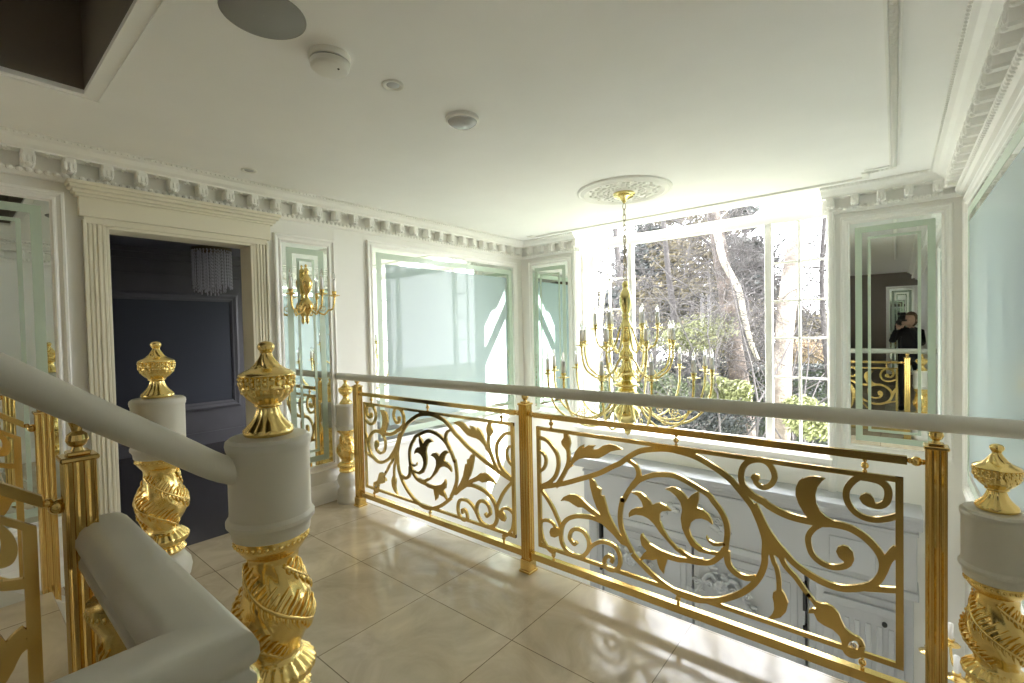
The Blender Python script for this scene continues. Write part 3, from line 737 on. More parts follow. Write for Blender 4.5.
# ================================================================= STAIRS UP (behind the left newels)
SL = .77
bm = bmesh.new()
for k in range(9):
    y1 = .46 - .22 * k; z = .17 * (k + 1)
    box(bm, -2.76, -1.48, YB, y1, z - .17, z - .03); box(bm, -2.76, -1.48, YB, y1 + .02, z - .03, z, .004)
struct('floor_stairs', bm, M_TILE, 'flight of marble stairs rising to the left of the camera', cat='stairs')
bm = bmesh.new()
for x in (-2.81, -1.43):
    v = []
    for xx in (x - .05, x + .05):
        v.append([bm.verts.new((xx, y, z)) for y, z in ((.52, 0), (.52, .10), (-1.6, .10 + 2.12 * SL), (-1.6, 0))])
    for j in range(4): q = (j + 1) % 4; bm.faces.new((v[0][j], v[0][q], v[1][q], v[1][j]))
    bm.faces.new(v[0]); bm.faces.new(v[1][::-1])
struct('trim_stair_string', fix(bm), M_STONE, 'greige stone strings at the sides of the stairs', cat='stair string')
def stair_rail(x, label):
    b = bmesh.new(); tube(b, [(x, .60, .985), (x, .48, 1.035), (x, .36, 1.122), (x, .12, 1.300), (x, -.3, 1.62), (x, -1.5, 2.545)], .036, 24, 5)
    tag(obj('handrail', b, M_STONE, smooth=True), label, 'handrail', 'sloping handrails of the stairs')
stair_rail(-1.43, 'near sloping greige handrail rising from the large foreground newel to the left edge')
stair_rail(-2.81, 'far sloping handrail of the stairs, mostly hidden behind the near one')
G2 = 'fluted brass posts on the stairs'
p = make_post('fluted brass post with ball finial under the near sloping handrail', (-1.43, .185, .22), .925, G2)
dup(p, (-2.81, .262, .18), label='fluted brass post at the left edge under the far sloping handrail')
for x, lab in ((-1.43, 'near sloping scroll panel of the stairs at the left edge'), (-2.81, 'far sloping scroll panel of the stairs behind the near post')):
    y0 = .185 if x > -2 else .262
    t = thing('stair_scroll_panel', lab, 'railing panel', (x, y0, .18), group='sloping scroll panels of the stairs')
    xf = lambda px, pz, py: Vector((py, (px - .09), (pz * .92 - .02 - (px - .09) * SL)))
    obj('scrollwork', fix(panel_solid(bmesh.new(), xf)), M_BRASS, t); bars_and_studs(t, xf, 1)

# ---- low rail with mitred corner, close to the camera
ZT = .985
RP = [(x * sx, z) for sx, seq in ((-1, [(0, 0), (.022, -.001), (.036, -.006), (.047, -.016), (.053, -.030), (.054, -.045), (.050, -.058), (.043, -.064), (.043, -.070), (.050, -.077), (.050, -.092), (.040, -.102)]), (1, [(.040, -.102), (.050, -.092), (.050, -.077), (.043, -.070), (.043, -.064), (.050, -.058), (.054, -.045), (.053, -.030), (.047, -.016), (.036, -.006), (.022, -.001)])) for x, z in seq]
bm = bmesh.new()
sweep(bm, [(-1.455, .225), (-.770, .225), (-.770, -.9)], RP, lambda s, n, z: Vector((s, z, ZT + n)))
o = obj('mitred_rail', fix(bm), M_STONE); autosmooth(o, 50)
tag(o, 'thick greige stone rail with a square mitred corner in the bottom left foreground', 'handrail')
c5 = dup(col0, (-1.20, .225, 0), .3, 'gilded baluster column standing under the mitred stone rail', 'baluster columns under the mitred rail')
# under-rail balusters: gilt shaft on stone, no urn
for ch in list(c5.children):
    if ch.name.startswith(('urn', 'stone_drum')):
        for g in list(ch.children): bpy.data.objects.remove(g)
        bpy.data.objects.remove(ch)
c5.scale = (.95, .95, 1.46)
c6 = dup(c5, (-.770, .225, 0), 1.0, 'gilded baluster column under the corner of the mitred stone rail')
c6.scale = c5.scale

# ================================================================= CHANDELIER
CH = (-1.66, 3.455)
t = thing('ceiling_rose', 'round white moulded plaster ceiling rose above the brass chandelier', 'ceiling rose', (CH[0], CH[1], ZC))
b = bmesh.new(); lathe(b, [(0, .365), (-.012, .365), (-.018, .355), (-.014, .34), (-.020, .325), (-.026, .31), (-.018, .295), (-.010, .285), (-.010, .12), (-.022, .10), (-.022, .0006)], 72); autosmooth(obj('moulded_disc', fix(b), M_WHITE, t), 35)
b = bmesh.new()
for k in range(12):
    a = 2 * pi * k / 12
    for r, dr, w in ((.15, .02, .018), (.19, .03, .024), (.235, .028, .020)):
        for s in (-1, 1):
            aa = a + s * .09 * (.2 / r)
            ball(b, (r * cos(aa), r * sin(aa), -.012), w, 8, 6, (1, 1, .45))
    ball(b, (.265 * cos(a + pi / 12), .265 * sin(a + pi / 12), -.012), .016, 8, 6, (1, 1, .5))
    ball(b, (.12 * cos(a + pi / 12), .12 * sin(a + pi / 12), -.016), .014, 8, 6, (1, 1, .6))
obj('leaf_relief', b, M_WHITE, t, True)

t = thing('brass_chandelier', 'large three-tier brass chandelier with candle lights hanging in front of the window', 'chandelier', (CH[0], CH[1], 0))
b = bmesh.new(); lathe(b, dense([(ZC - .022, .082), (ZC - .035, .085), (ZC - .045, .070), (ZC - .052, .072), (ZC - .065, .045), (ZC - .078, .022), (ZC - .095, .012), (ZC - .105, .0006)], 30), 32); obj('canopy', b, M_BRASSPALE, t, True)
# chain
b = bmesh.new()
def link(b, z, h, w, r, turn):
    P = []
    for k in range(14):
        a = 2 * pi * k / 14; x = w * cos(a); zz = z + h * sin(a)
        P.append(Vector((x, 0, zz)) if not turn else Vector((0, x, zz)))
    n = len(P); rings = []
    for i, p in enumerate(P):
        d = (P[(i + 1) % n] - P[i - 1]).normalized(); s = Vector((0, 1, 0)) if not turn else Vector((1, 0, 0)); u = d.cross(s)
        rings.append([b.verts.new(p + (s * cos(q) + u * sin(q)) * r) for q in [2 * pi * j / 6 for j in range(6)]])
    for i in range(n):
        A, B = rings[i], rings[(i + 1) % n]
        for j in range(6): b.faces.new((A[j], A[(j + 1) % 6], B[(j + 1) % 6], B[j]))
z = ZC - .125; k = 0
while z > 1.84: link(b, z, .028, .012, .0028, k % 2); z -= .044; k += 1
link(b, 1.80, .030, .026, .004, 1); link(b, 1.83, .045, .014, .003, 0)
# slack second strand of chain
zz = 2.20
while zz > 1.86: link(b, zz, .024, .010, .0025, k % 2); zz -= .04; k += 1
obj('chain', fix(b), M_CHAIN, t, True)
STEM = [(1.775, .010), (1.76, .022), (1.74, .026), (1.72, .020), (1.70, .030), (1.66, .040), (1.61, .044), (1.56, .036), (1.52, .022), (1.50, .030), (1.48, .022), (1.455, .030), (1.43, .040), (1.41, .044), (1.39, .028), (1.37, .022), (1.345, .036), (1.32, .044), (1.29, .038), (1.265, .024), (1.24, .030), (1.21, .046), (1.18, .054), (1.155, .040), (1.13, .026), (1.10, .040), (1.075, .060), (1.05, .064), (1.02, .050), (.99, .034), (.975, .05), (.96, .085), (.95, .092), (.94, .085), (.928, .05), (.905, .066), (.88, .072), (.855, .055), (.84, .036), (.82, .034), (.79, .055), (.755, .083), (.715, .090), (.675, .072), (.64, .040), (.61, .022), (.59, .030), (.565, .024), (.55, .008), (.54, .0006)]
b = bmesh.new(); lathe(b, dense([(z, max(r * 1.1, .027) if .62 < z < 1.7 else r) for z, r in STEM[::-1]], 245), 40); fix(b); obj('turned_stem', b, M_BRASSPALE, t, True)
CUPP = [(0, .006), (.006, .012), (.012, .030), (.015, .044), (.018, .046), (.020, .030), (.024, .016), (.034, .015), (.045, .019), (.05, .019), (.05, .0006)]
def arm_pts(R, z_root, z_dip, z_cup, r0=.035):
    return [(r0, 0, z_root), (r0 + (R - r0) * .10, 0, z_root - .25 * (z_root - z_dip)), (r0 + (R - r0) * .22, 0, z_root - .68 * (z_root - z_dip)), (r0 + (R - r0) * .40, 0, z_dip + .008),
            (r0 + (R - r0) * .56, 0, z_dip - .002), (r0 + (R - r0) * .74, 0, z_dip + .03), (r0 + (R - r0) * .90, 0, z_dip + .32 * (z_cup - z_dip)), (r0 + (R - r0) * .985, 0, z_dip + .68 * (z_cup - z_dip)), (R, 0, z_cup)]
def make_arm(parent, R, zr, zd, zc, ar=.0088, scroll=True):
    b = bmesh.new(); tube(b, arm_pts(R, zr, zd, zc), ar, 8, 5)
    if scroll:
        P = []
        for k in range(16):
            a = k / 15 * 3.4 * pi; rr = .044 * (1 - k / 19) * (R / .6) ** .5
            P.append((R * .60 + rr * cos(a + 1.6), 0, zd + .055 * (R / .6) + rr * sin(a + 1.6)))
        tube(b, P, .0032, 6, 2)
    a = obj('arm', fix(b), M_BRASSPALE, parent, True)
    c = obj('drip_cup', lathe(bmesh.new(), CUPP, 20), M_BRASSPALE, a, True); c.location = (R, 0, zc)
    c2 = obj('candle_sleeve', lathe(bmesh.new(), [(.045, .0150), (.135, .0150), (.138, .011), (.138, .0006)], 14), M_CANDLE, a, True); c2.location = (R, 0, zc)
    c3 = obj('bulb', lathe(bmesh.new(), [(.136, .006), (.148, .010), (.162, .013), (.180, .010), (.198, .004), (.206, .0008)], 12), M_BULB, a, True); c3.location = (R, 0, zc)
    return a
def ring_arms(parent, n, ph, *spec):
    a0 = make_arm(parent, *spec); a0.rotation_euler = (0, 0, ph); kids = list(a0.children)
    for k in range(1, n):
        a = a0.copy(); COL.objects.link(a); a.parent = parent; a.rotation_euler = (0, 0, ph + 2 * pi * k / n)
        for g in kids: d = g.copy(); COL.objects.link(d); d.parent = a
V0 = radians(39.4)
ring_arms(t, 12, radians(10.4), .63, .93, .665, 1.035)
ring_arms(t, 8, radians(2.9), .37, 1.18, 1.005, 1.255, .0082)
ring_arms(t, 6, radians(25.4), .24, 1.43, 1.215, 1.385, .0075, False)

# ================================================================= WALL SCONCE
SZ = 1.70
t = thing('wall_sconce', 'brass three-arm wall sconce with candle lights on the narrow mirror', 'wall light', (XL + .01, 1.855, 0))
b = bmesh.new()
mt = Matrix.Translation((.032, 0, 0))
lathe(b, dense([(1.485, .001), (1.50, .010), (1.52, .014), (1.545, .010), (1.565, .022), (1.59, .040), (1.62, .050), (1.65, .046), (1.68, .026), (1.70, .014), (1.73, .018), (1.755, .030), (1.79, .044), (1.83, .046), (1.86, .030), (1.885, .018), (1.905, .022), (1.925, .016), (1.94, .006), (1.955, .010), (1.968, .001)], 90), 32, None, mt)
obj('turned_body', fix(b), M_BRASS, t, True)
b = bmesh.new(); lathe(b, [(-.01, .060), (.0, .062), (.008, .050), (.03, .042), (.036, .03), (.04, .0006)], 32, None, Matrix.Translation((.02, 0, 1.625)) @ Matrix.Rotation(pi / 2, 4, 'Y')); obj('back_plate', fix(b), M_BRASS, t, True)
for ang in (62, -62, 4):
    h = bpy.data.objects.new('sconce_arm', None)
    bpy.data.objects.remove(h)
    b = bmesh.new(); R = .20
    tube(b, arm_pts(R, SZ - .06, SZ - .135, SZ, .02), .007, 8, 5)
    P = [(R * .55 + .03 * (1 - k / 18) * cos(k / 15 * 3.2 * pi + 1.6), 0, SZ - .085 + .03 * (1 - k / 18) * sin(k / 15 * 3.2 * pi + 1.6)) for k in range(16)]
    tube(b, P, .003, 6, 2)
    a = obj('arm', fix(b), M_BRASS, t, True); a.location = (.045, 0, 0); a.rotation_euler = (0, 0, radians(ang))
    c = obj('drip_cup', lathe(bmesh.new(), CUPP, 20), M_BRASS, a, True); c.location = (R, 0, SZ)
    c = obj('candle_sleeve', lathe(bmesh.new(), [(.045, .0125), (.14, .0125), (.143, .009), (.143, .0006)], 14), M_CANDLE, a, True); c.location = (R, 0, SZ)
    c = obj('bulb', lathe(bmesh.new(), [(.141, .006), (.153, .010), (.167, .013), (.185, .010), (.203, .004), (.211, .0008)], 12), M_BULB, a, True); c.location = (R, 0, SZ)

# ================================================================= CEILING FIXTURES
t = thing('ceiling_speaker', 'large round grey flush ceiling speaker at the top edge of the picture', 'speaker', (-1.655, .725, ZC))
b = bmesh.new(); lathe(b, [(0, .133), (-.003, .133), (-.005, .130), (-.004, .127)], 64, cap=False); obj('rim', fix(b), M_GRILLE, t, True)
b = bmesh.new(); lathe(b, [(-.0045, .0008), (-.0045, .127), (-.001, .130)], 64, cap=False); obj('grille', fix(b), M_GRILLE, t, True)
t = thing('smoke_alarm', 'round white smoke alarm with dark gap, between the grey speaker and the small spotlight', 'smoke alarm', (-1.71, .995, ZC), sc=1.1)
b = bmesh.new(); lathe(b, [(0, .070), (-.018, .071), (-.022, .068)], 48); autosmooth(obj('base', fix(b), M_PLASTIC, t), 40)
b = bmesh.new(); lathe(b, [(-.027, .062), (-.020, .062)], 48); obj('vent_gap', fix(b), M_BLACK, t, True)
b = bmesh.new(); lathe(b, [(-.053, .0008), (-.053, .045), (-.050, .058), (-.042, .066), (-.027, .068), (-.026, .06)], 48); autosmooth(obj('cover', fix(b), M_PLASTIC, t), 30)
b = bmesh.new(); ball(b, (.035, .012, -.0535), .004, 8, 6); obj('test_hole', b, M_BLACK, t, True)
t = thing('ceiling_spotlight', 'small white recessed spotlight between smoke alarm and domed detector', 'spotlight', (-1.705, 1.289, ZC), sc=1.2, group='small recessed ceiling spotlights')
b = bmesh.new(); lathe(b, [(0, .040), (-.004, .040), (-.006, .034), (-.002, .024), (.0, .022)], 32, cap=False); obj('trim_ring', fix(b), M_PLASTIC, t, True)
b = bmesh.new(); lathe(b, [(-.0045, .0008), (-.004, .018), (-.001, .024)], 24, cap=False); obj('lamp', fix(b), M_DOME, t, True)
dup(t, (-3.28, 1.31, ZC), None, 'small dark recessed spotlight in the ceiling above the doorway')
dup(t, (-1.70, -.9, ZC), None, 'small recessed spotlight in the ceiling behind the camera, seen only in mirrors')
t = thing('domed_detector', 'glossy domed ceiling detector nearest the chandelier', 'detector', (-1.705, 1.715, ZC), sc=1.35)
b = bmesh.new(); lathe(b, [(0, .062), (-.012, .063), (-.016, .058)], 40); autosmooth(obj('base', fix(b), M_PLASTIC, t), 40)
b = bmesh.new(); lathe(b, [(-.036, .0008), (-.035, .018), (-.030, .038), (-.020, .052), (-.014, .056)], 40); obj('dome', fix(b), M_DOME, t, True)

# ================================================================= PANELLED DOOR SURROUND BELOW THE WINDOW
t = thing('door_surround', 'large white carved door surround with entablature seen through the balustrade below the window', 'door surround', (-1.1, YF, 0))
Yq = -.25
def sb(b, x0, x1, n0, n1, z0, z1, bev=.004): box(b, x0 + 1.1, x1 + 1.1, -n1, -n0, z0, z1, bev)
b = bmesh.new()
for z0, z1, d in ((-.03, .0, .33), (-.065, -.03, .30), (-.10, -.065, .27), (-.13, -.10, .245)): sb(b, -2.78 - (d - .2) * .5, .15, 0, d, z0, z1)
obj('cornice', b, M_GREYPAINT, t)
b = bmesh.new(); sb(b, -2.70, .12, 0, .20, -.62, -.13); sb(b, -2.72, .13, 0, .225, -.66, -.60); sb(b, -2.71, .13, 0, .215, -.185, -.16); obj('frieze', b, M_GREYPAINT, t)
b = bmesh.new(); sb(b, -.42, -.12, .20, .215, -.56, -.30, .006); obj('frieze_block', b, M_GREYPAINT, t)
def carving(name, xc, zc, w, h, seed):
    rnd = random.Random(seed); b = bmesh.new()
    for s in (-1, 1):
        P = [(xc + 1.1 + s * w * (.05 + .9 * u), -.205, zc + h * (.35 * sin(u * 5.2) - .1 * u)) for u in [i / 8 for i in range(9)]]
        tube(b, P, .020, 7, 3)
        for k in range(16):
            u = rnd.random(); x = xc + 1.1 + s * w * u; z = zc + h * (.35 * sin(u * 5.2) - .1 * u) + rnd.uniform(-.35, .35) * h * (1 - .5 * u)
            ball(b, (x, -.212, z), rnd.uniform(.018, .034), 8, 6, (1.3, .7, .8))
        for q in (.35, .75):
            P = [(xc + 1.1 + s * (w * q + .035 * (1 - k / 14) * cos(k * .75)), -.215, zc + .035 * (1 - k / 14) * sin(k * .75)) for k in range(12)]
            tube(b, P, .010, 6, 2)
    for k in range(9):
        a = 2 * pi * k / 9; ball(b, (xc + 1.1 + .045 * cos(a), -.215, zc + .045 * sin(a)), .028, 8, 6, (1, .8, 1))
    ball(b, (xc + 1.1, -.215, zc), .03, 10, 8, (1, .8, 1))
    return obj(name, fix(b), M_GREYPAINT, t, True)
carving('frieze_carving', -1.55, -.40, .36, .20, 3)
carving('door_carving', -1.25, -1.02, .30, .30, 5)
carving('door_carving', -2.15, -1.02, .30, .30, 6)
for k, (x0, x1) in enumerate(((-2.68, -2.52), (-2.50, -1.54), (-1.52, -.60), (-.57, .10))):
    b = bmesh.new(); sb(b, x0, x1, 0, .14, ZL, -.62)
    sb(b, x0 + .05, x1 - .05, .14, .155, -1.55, -.74, .008)
    if x1 - x0 > .3: sb(b, x0 + .10, x1 - .10, .155, .163, -1.48, -.81, .006); sb(b, x0 + .05, x1 - .05, .14, .155, -2.75, -1.65, .008)
    dp = obj('door_panel', b, M_GREYPAINT, t)
b = bmesh.new()
for k in range(6): sb(b, -.40 + k * .07, -.36 + k * .07, .163, .176, -1.55, -.95, .008)
sb(b, -.46, .05, .14, .19, -.86, -.80, .005); obj('fluted_pilaster', b, M_GREYPAINT, t)
for x, z0, z1 in ((-2.53, -.92, -.70), (-2.53, -1.27, -1.21), (-.60, -1.02, -.78), (-.60, -1.25, -1.15)):
    b = bmesh.new(); sb(b, x - .012, x + .012, .10, .162, z0, z1, .003); obj('hinge', b, M_BLACK, t)
for x, z in ((-.17, -.12), (-.07, -.93)):
    b = bmesh.new(); ball(b, (x + 1.1, -.25 if z > -.5 else -.2, z + .02), .018, 10, 8, (1, 1, 1.2)); obj('stud', b, M_BLACK, t, True)

# small brass candle light low on the right wall of the hall (seen past the right post)
t = thing('wall_sconce', 'small brass wall light low in the hall beside the right brass post', 'wall light', (XR - .005, 3.60, -.55))
b = bmesh.new(); lathe(b, dense([(-.20, .001), (-.17, .015), (-.12, .035), (-.08, .03), (-.03, .015), (.03, .03), (.08, .02), (.12, .008)], 40), 20, None, Matrix.Translation((-.035, 0, 0))); obj('turned_body', fix(b), M_BRASS, t, True)
for ang in (118, 180, 242):
    b = bmesh.new(); tube(b, arm_pts(.20, -.06, -.135, 0, .02), .007, 8, 4); a = obj('arm', fix(b), M_BRASS, t, True); a.rotation_euler = (0, 0, radians(ang)); a.location = (-.04, 0, 0)
    c = obj('drip_cup', lathe(bmesh.new(), CUPP, 16), M_BRASS, a, True); c.location = (.20, 0, 0)
    c = obj('candle_sleeve', lathe(bmesh.new(), [(.045, .0125), (.14, .0125), (.143, .0006)], 12), M_CANDLE, a, True); c.location = (.20, 0, 0)

# ================================================================= THE GARDEN
ZG = -3.0
bm = bmesh.new(); box(bm, -40, 40, -40, 60, ZG - .2, ZG); struct('ground', bm, M_GRASS, 'green lawn and garden ground outside the window')
def at(u, v, d):
    """a point d metres in front of the photographer, seen toward (u, v)"""
    c = Vector(((u - 512) / 467.2, -(v - 341.5) / 467.2, -1.0)) * d
    return cam.matrix_world @ c
def leaf_cloud(bm, c, r, n, size, rnd, s=(1, 1, 1), shell=.55):
    for _ in range(n):
        while True:
            p = Vector((rnd.uniform(-1, 1), rnd.uniform(-1, 1), rnd.uniform(-1, 1)))
            if shell < p.length < 1: break
        p = Vector((p.x * r * s[0], p.y * r * s[1], p.z * r * s[2])) + Vector(c)
        a = Vector((rnd.gauss(0, 1), rnd.gauss(0, 1), rnd.gauss(0, 1))).normalized(); q = a.orthogonal().normalized(); w = size * rnd.uniform(.6, 1.4)
        e = a.cross(q) * w * .5; q = q * w
        vs = [bm.verts.new(p - q), bm.verts.new(p + e), bm.verts.new(p + q), bm.verts.new(p - e)]; bm.faces.new(vs)
def branch(bm, p, d, L, r, depth, rnd, droop=.0, tips=None, spread=.6):
    P = [p.copy()]; n = 4
    for i in range(n):
        d = (d + Vector((rnd.gauss(0, .16), rnd.gauss(0, .16), rnd.gauss(0, .16) - droop))).normalized(); p = p + d * L / n; P.append(p.copy())
    tube(bm, P, r, 5 if r < .03 else 8, 1 if r < .02 else 2, taper=(1, .55))
    if tips is not None: tips.append((p.copy(), r))
    if depth <= 0: return
    for k in range(rnd.choice((2, 3, 3))):
        i = rnd.randint(1, n); q = P[i] if k else P[-1]
        nd = (d + Vector((rnd.gauss(0, spread), rnd.gauss(0, spread), rnd.gauss(0, spread * .7)))).normalized()
        branch(bm, q, nd, L * rnd.uniform(.6, .85), max(r * .6, .003), depth - 1, rnd, droop, tips, spread)
def bare_tree(label, trunk, r0, r1, nb, seed, L=1.6, group=None, mtr=None, br=.3):
    rnd = random.Random(seed); P = [at(*q) for q in trunk]; P[0].z = min(P[0].z, ZG)
    t = thing('bare_tree', label, 'tree', (P[0].x, P[0].y, ZG), group=group); off = Vector((P[0].x, P[0].y, ZG)); P = [p - off for p in P]
    b = bmesh.new(); tube(b, P, r0, 14, 6, taper=(1, r1 / r0)); obj('trunk', b, mtr or M_BARK, t, True)
    C = catmull(P, 6); b = bmesh.new()
    for k in range(nb):
        i = rnd.randint(len(C) // 3, len(C) - 1); side = rnd.choice((-1, 1))
        d = Vector((side * rnd.uniform(.5, 1), rnd.uniform(-.3, .5), rnd.uniform(-.1, .8))).normalized()
        branch(b, C[i].copy(), d, L * rnd.uniform(.6, 1.3), max(.014, r0 * .12 * rnd.uniform(.5, 1.1)), 5, rnd, .03)
    o = obj('branches', b, M_TWIG, t, True)
    return t
bare_tree('pale leaning bare tree trunk seen through the right window light', [(783, 620, 9), (782, 470, 9), (783, 400, 9), (784, 340, 9.1), (790, 285, 9.2), (800, 230, 9.3), (812, 160, 9.5)], .12, .19, 12, 11, 1.4)
bare_tree('bare tree with a pale curved limb left of the right mullion', [(752, 620, 11), (747, 470, 11), (742, 400, 11), (734, 350, 11), (726, 290, 11), (718, 240, 11), (708, 180, 11), (700, 120, 11)], .26, .12, 16, 12, 2.0, mtr=M_DARKBARK)
# peeling pale limb on the second trunk
rnd = random.Random(3)
P = [at(*q) for q in ((717, 232, 10.5), (724, 262, 10.5), (738, 288, 10.4), (744, 315, 10.3), (750, 340, 10.3), (758, 360, 10.3))]
b = bmesh.new(); tube(b, P, .085, 8, 5, taper=(1, .5)); tag(obj('fallen_limb', b, M_IVY, smooth=True), 'pale stripped limb hanging down the second tree trunk', 'branch')
bare_tree('thin dark bare tree at the left side of the window', [(640, 600, 13), (638, 420, 13), (632, 330, 13), (618, 260, 13), (612, 180, 13)], .14, .06, 16, 21, 2.2, mtr=M_TWIG)
bare_tree('bare spreading tree at the right edge of the window', [(850, 560, 14), (846, 420, 14), (838, 330, 14), (842, 250, 14), (850, 190, 14)], .18, .07, 18, 22, 2.4, mtr=M_TWIG)
bare_tree('bare tangled tree in the middle of the window', [(690, 600, 12), (684, 420, 12), (676, 330, 12), (668, 270, 12), (660, 180, 12)], .12, .05, 26, 23, 2.2, mtr=M_TWIG)
bare_tree('slim bare tree beside the left side light of the window', [(600, 600, 10), (602, 420, 10), (600, 330, 10), (606, 250, 10), (600, 180, 10)], .07, .04, 12, 24, 1.5, mtr=M_IVY)
bare_tree('bare twiggy tree in the upper panes of the right window light', [(836, 600, 10), (832, 420, 10), (824, 330, 10), (822, 260, 10), (828, 180, 10)], .075, .03, 30, 27, 1.3, mtr=M_TWIG)
# conifers
def conifer(label, u, v0, v1, d, w, seed, mt, n=9000, name='conifer', tag_cat='tree'):
    rnd = random.Random(seed); top = at(u, v0, d); bot = at(u, v1, d); H = top.z - ZG
    t = thing(name, label, tag_cat, (top.x, top.y, ZG))
    b = bmesh.new(); tube(b, [(0, 0, 0), (0, 0, H * .95)], .16, 8, 1, taper=(1, .3)); obj('trunk', b, M_TWIG, t, True)
    b = bmesh.new(); z0 = bot.z - ZG
    for k in range(60):
        f = rnd.random(); z = z0 + (H - z0) * f; rr = w * (1 - f * .75) * rnd.uniform(.25, 1); a = rnd.uniform(0, 2 * pi)
        leaf_cloud(b, (rr * cos(a), rr * sin(a), z), w * .34 * (1.15 - f * .6), n // 60, .085, rnd, (1, 1, .5), 0)
    obj('foliage', b, mt, t)
conifer('tall olive-brown conifer left of the pale limb', 690, 195, 320, 17, 2.6, 31, M_LEAF_O, 12000)
conifer('dark conifer crown at the top beside the pale trunk', 745, 190, 300, 15, 1.0, 32, M_LEAF_D, 5000)
conifer('grey-green conifer behind the chandelier', 652, 225, 330, 19, 2.4, 33, M_LEAF_D, 9000)
conifer('slim dark conifer by the right mullion', 762, 245, 420, 16, .5, 34, M_LEAF_D, 3000)
def bush(label, u, v, d, r, s, seed, mt, n=2600, size=.05, name='garden_shrub', cat='shrub'):
    rnd = random.Random(seed); c = at(u, v, d); t = thing(name, label, cat, (c.x, c.y, ZG)); h = c.z - ZG
    b = bmesh.new()
    for k in range(5): branch(b, Vector((rnd.uniform(-.1, .1), rnd.uniform(-.1, .1), 0)), Vector((rnd.gauss(0, .25), rnd.gauss(0, .25), 1)).normalized(), max(h, .6), .03, 1, rnd)
    obj('stems', b, M_TWIG, t)
    b = bmesh.new()
    for k in range(10): leaf_cloud(b, (rnd.uniform(-.5, .5) * r * s[0], rnd.uniform(-.5, .5) * r * s[1], h + rnd.uniform(-.45, .45) * r * s[2]), r * .62, n // 5, size * .75, rnd, s, 0)
    obj('foliage', b, mt, t)
bush('sunlit yellow-green shrub behind the chandelier, middle of the window', 690, 333, 11, .95, (1.2, .8, .5), 41, M_LEAF_Y, 1500)
bush('sunlit shrub right above the handrail, left of the big trunk', 728, 392, 9, .36, (1.2, .8, .8), 42, M_LEAF_Y, 2600, .05)
bush('light green shrub at the bottom right of the window', 812, 420, 8, .42, (1.2, .8, .9), 43, M_LEAF_Y, 2400, .05)
bush('green shrub low behind the chandelier', 650, 395, 11, .8, (1.3, .8, .8), 44, M_LEAF_G, 3000)
bush('reddish brown bush beyond the clipped hedge', 815, 352, 15, .8, (1.4, .8, .6), 45, mat('russet_leaves', (.32, .24, .15), .8, var=(3, .4)), 2600)
bush('dull green shrub at the left edge of the window', 606, 400, 10, .7, (1, .8, 1.0), 46, M_LEAF_G, 2600)
bush('dark shrub behind the handrail in the middle of the window', 690, 425, 10, .8, (1.6, .8, .6), 47, M_LEAF_D, 3000)
bush('mid green shrub right of the chandelier tiers', 700, 372, 12, .75, (1.4, .8, .7), 48, M_LEAF_D, 3200)
# clipped hedge
rnd = random.Random(9); a = at(660, 365, 12.5); c = at(880, 395, 11.5)
t = thing('clipped_hedge', 'long dark clipped hedge with flat top across the garden', 'hedge', ((a.x + c.x) / 2, (a.y + c.y) / 2, ZG))
off = Vector(((a.x + c.x) / 2, (a.y + c.y) / 2, ZG)); dv = Vector((c.x - a.x, c.y - a.y, 0)); L = dv.length; ang = math.atan2(dv.y, dv.x)
Hh = (at(810, 366, 11.8).z - ZG); b = bmesh.new(); m4 = Matrix.Rotation(ang, 4, 'Z')
box(b, -L / 2, L / 2, -.45, .45, 0, Hh - .06, .05, m4); obj('core', b, mat('hedge_core', (.03, .045, .02), .9), t)
b = bmesh.new()
for k in range(14000):
    x = rnd.uniform(-L / 2, L / 2); f = rnd.random()
    p = Vector((x, rnd.uniform(-.5, .5), Hh - .03 + rnd.gauss(0, .02))) if f < .3 else Vector((x, -.48 + rnd.gauss(0, .03), rnd.uniform(0, Hh)))
    leaf_cloud(b, m4 @ p, .02, 1, .05, rnd, shell=0)
obj('foliage', b, M_LEAF_D, t)
# dense background belt of winter woodland
rnd = random.Random(5)
for j, (u, v, d, r) in enumerate(((640, 300, 24, 3.0), (700, 300, 26, 3.2), (745, 330, 25, 2.6), (790, 335, 26, 2.2), (820, 340, 24, 2.0), (610, 330, 22, 2.4))):
    c = at(u, v, d); lab = ['far woodland tree behind the left half of the window', 'far woodland tree behind the pale limb', 'far woodland tree behind the right mullion', 'low far tree behind the leaning trunk', 'low far tree at the right edge of the window', 'far tree behind the left side light'][j]
    t = thing('woodland_tree', lab, 'tree', (c.x, c.y, ZG)); b = bmesh.new(); tube(b, [(0, 0, 0), (.1, 0, c.z - ZG + r * .5)], .2, 6, 1, taper=(1, .3))
    for k in range(7): branch(b, Vector((0, 0, (c.z - ZG) * rnd.uniform(.5, 1))), Vector((rnd.gauss(0, .7), rnd.gauss(0, .4), 1)).normalized(), r * .9, .07, 4, rnd)
    obj('trunk_and_branches', b, M_TWIG, t)
    b = bmesh.new()
    for k in range(12): leaf_cloud(b, (rnd.uniform(-.7, .7) * r, rnd.uniform(-.4, .4) * r, c.z - ZG + rnd.uniform(-.7, .6) * r), r * .45, 260, .14, rnd, (1, .8, .8), 0)
    obj('foliage', b, M_LEAF_D if j % 2 else M_LEAF_O, t)
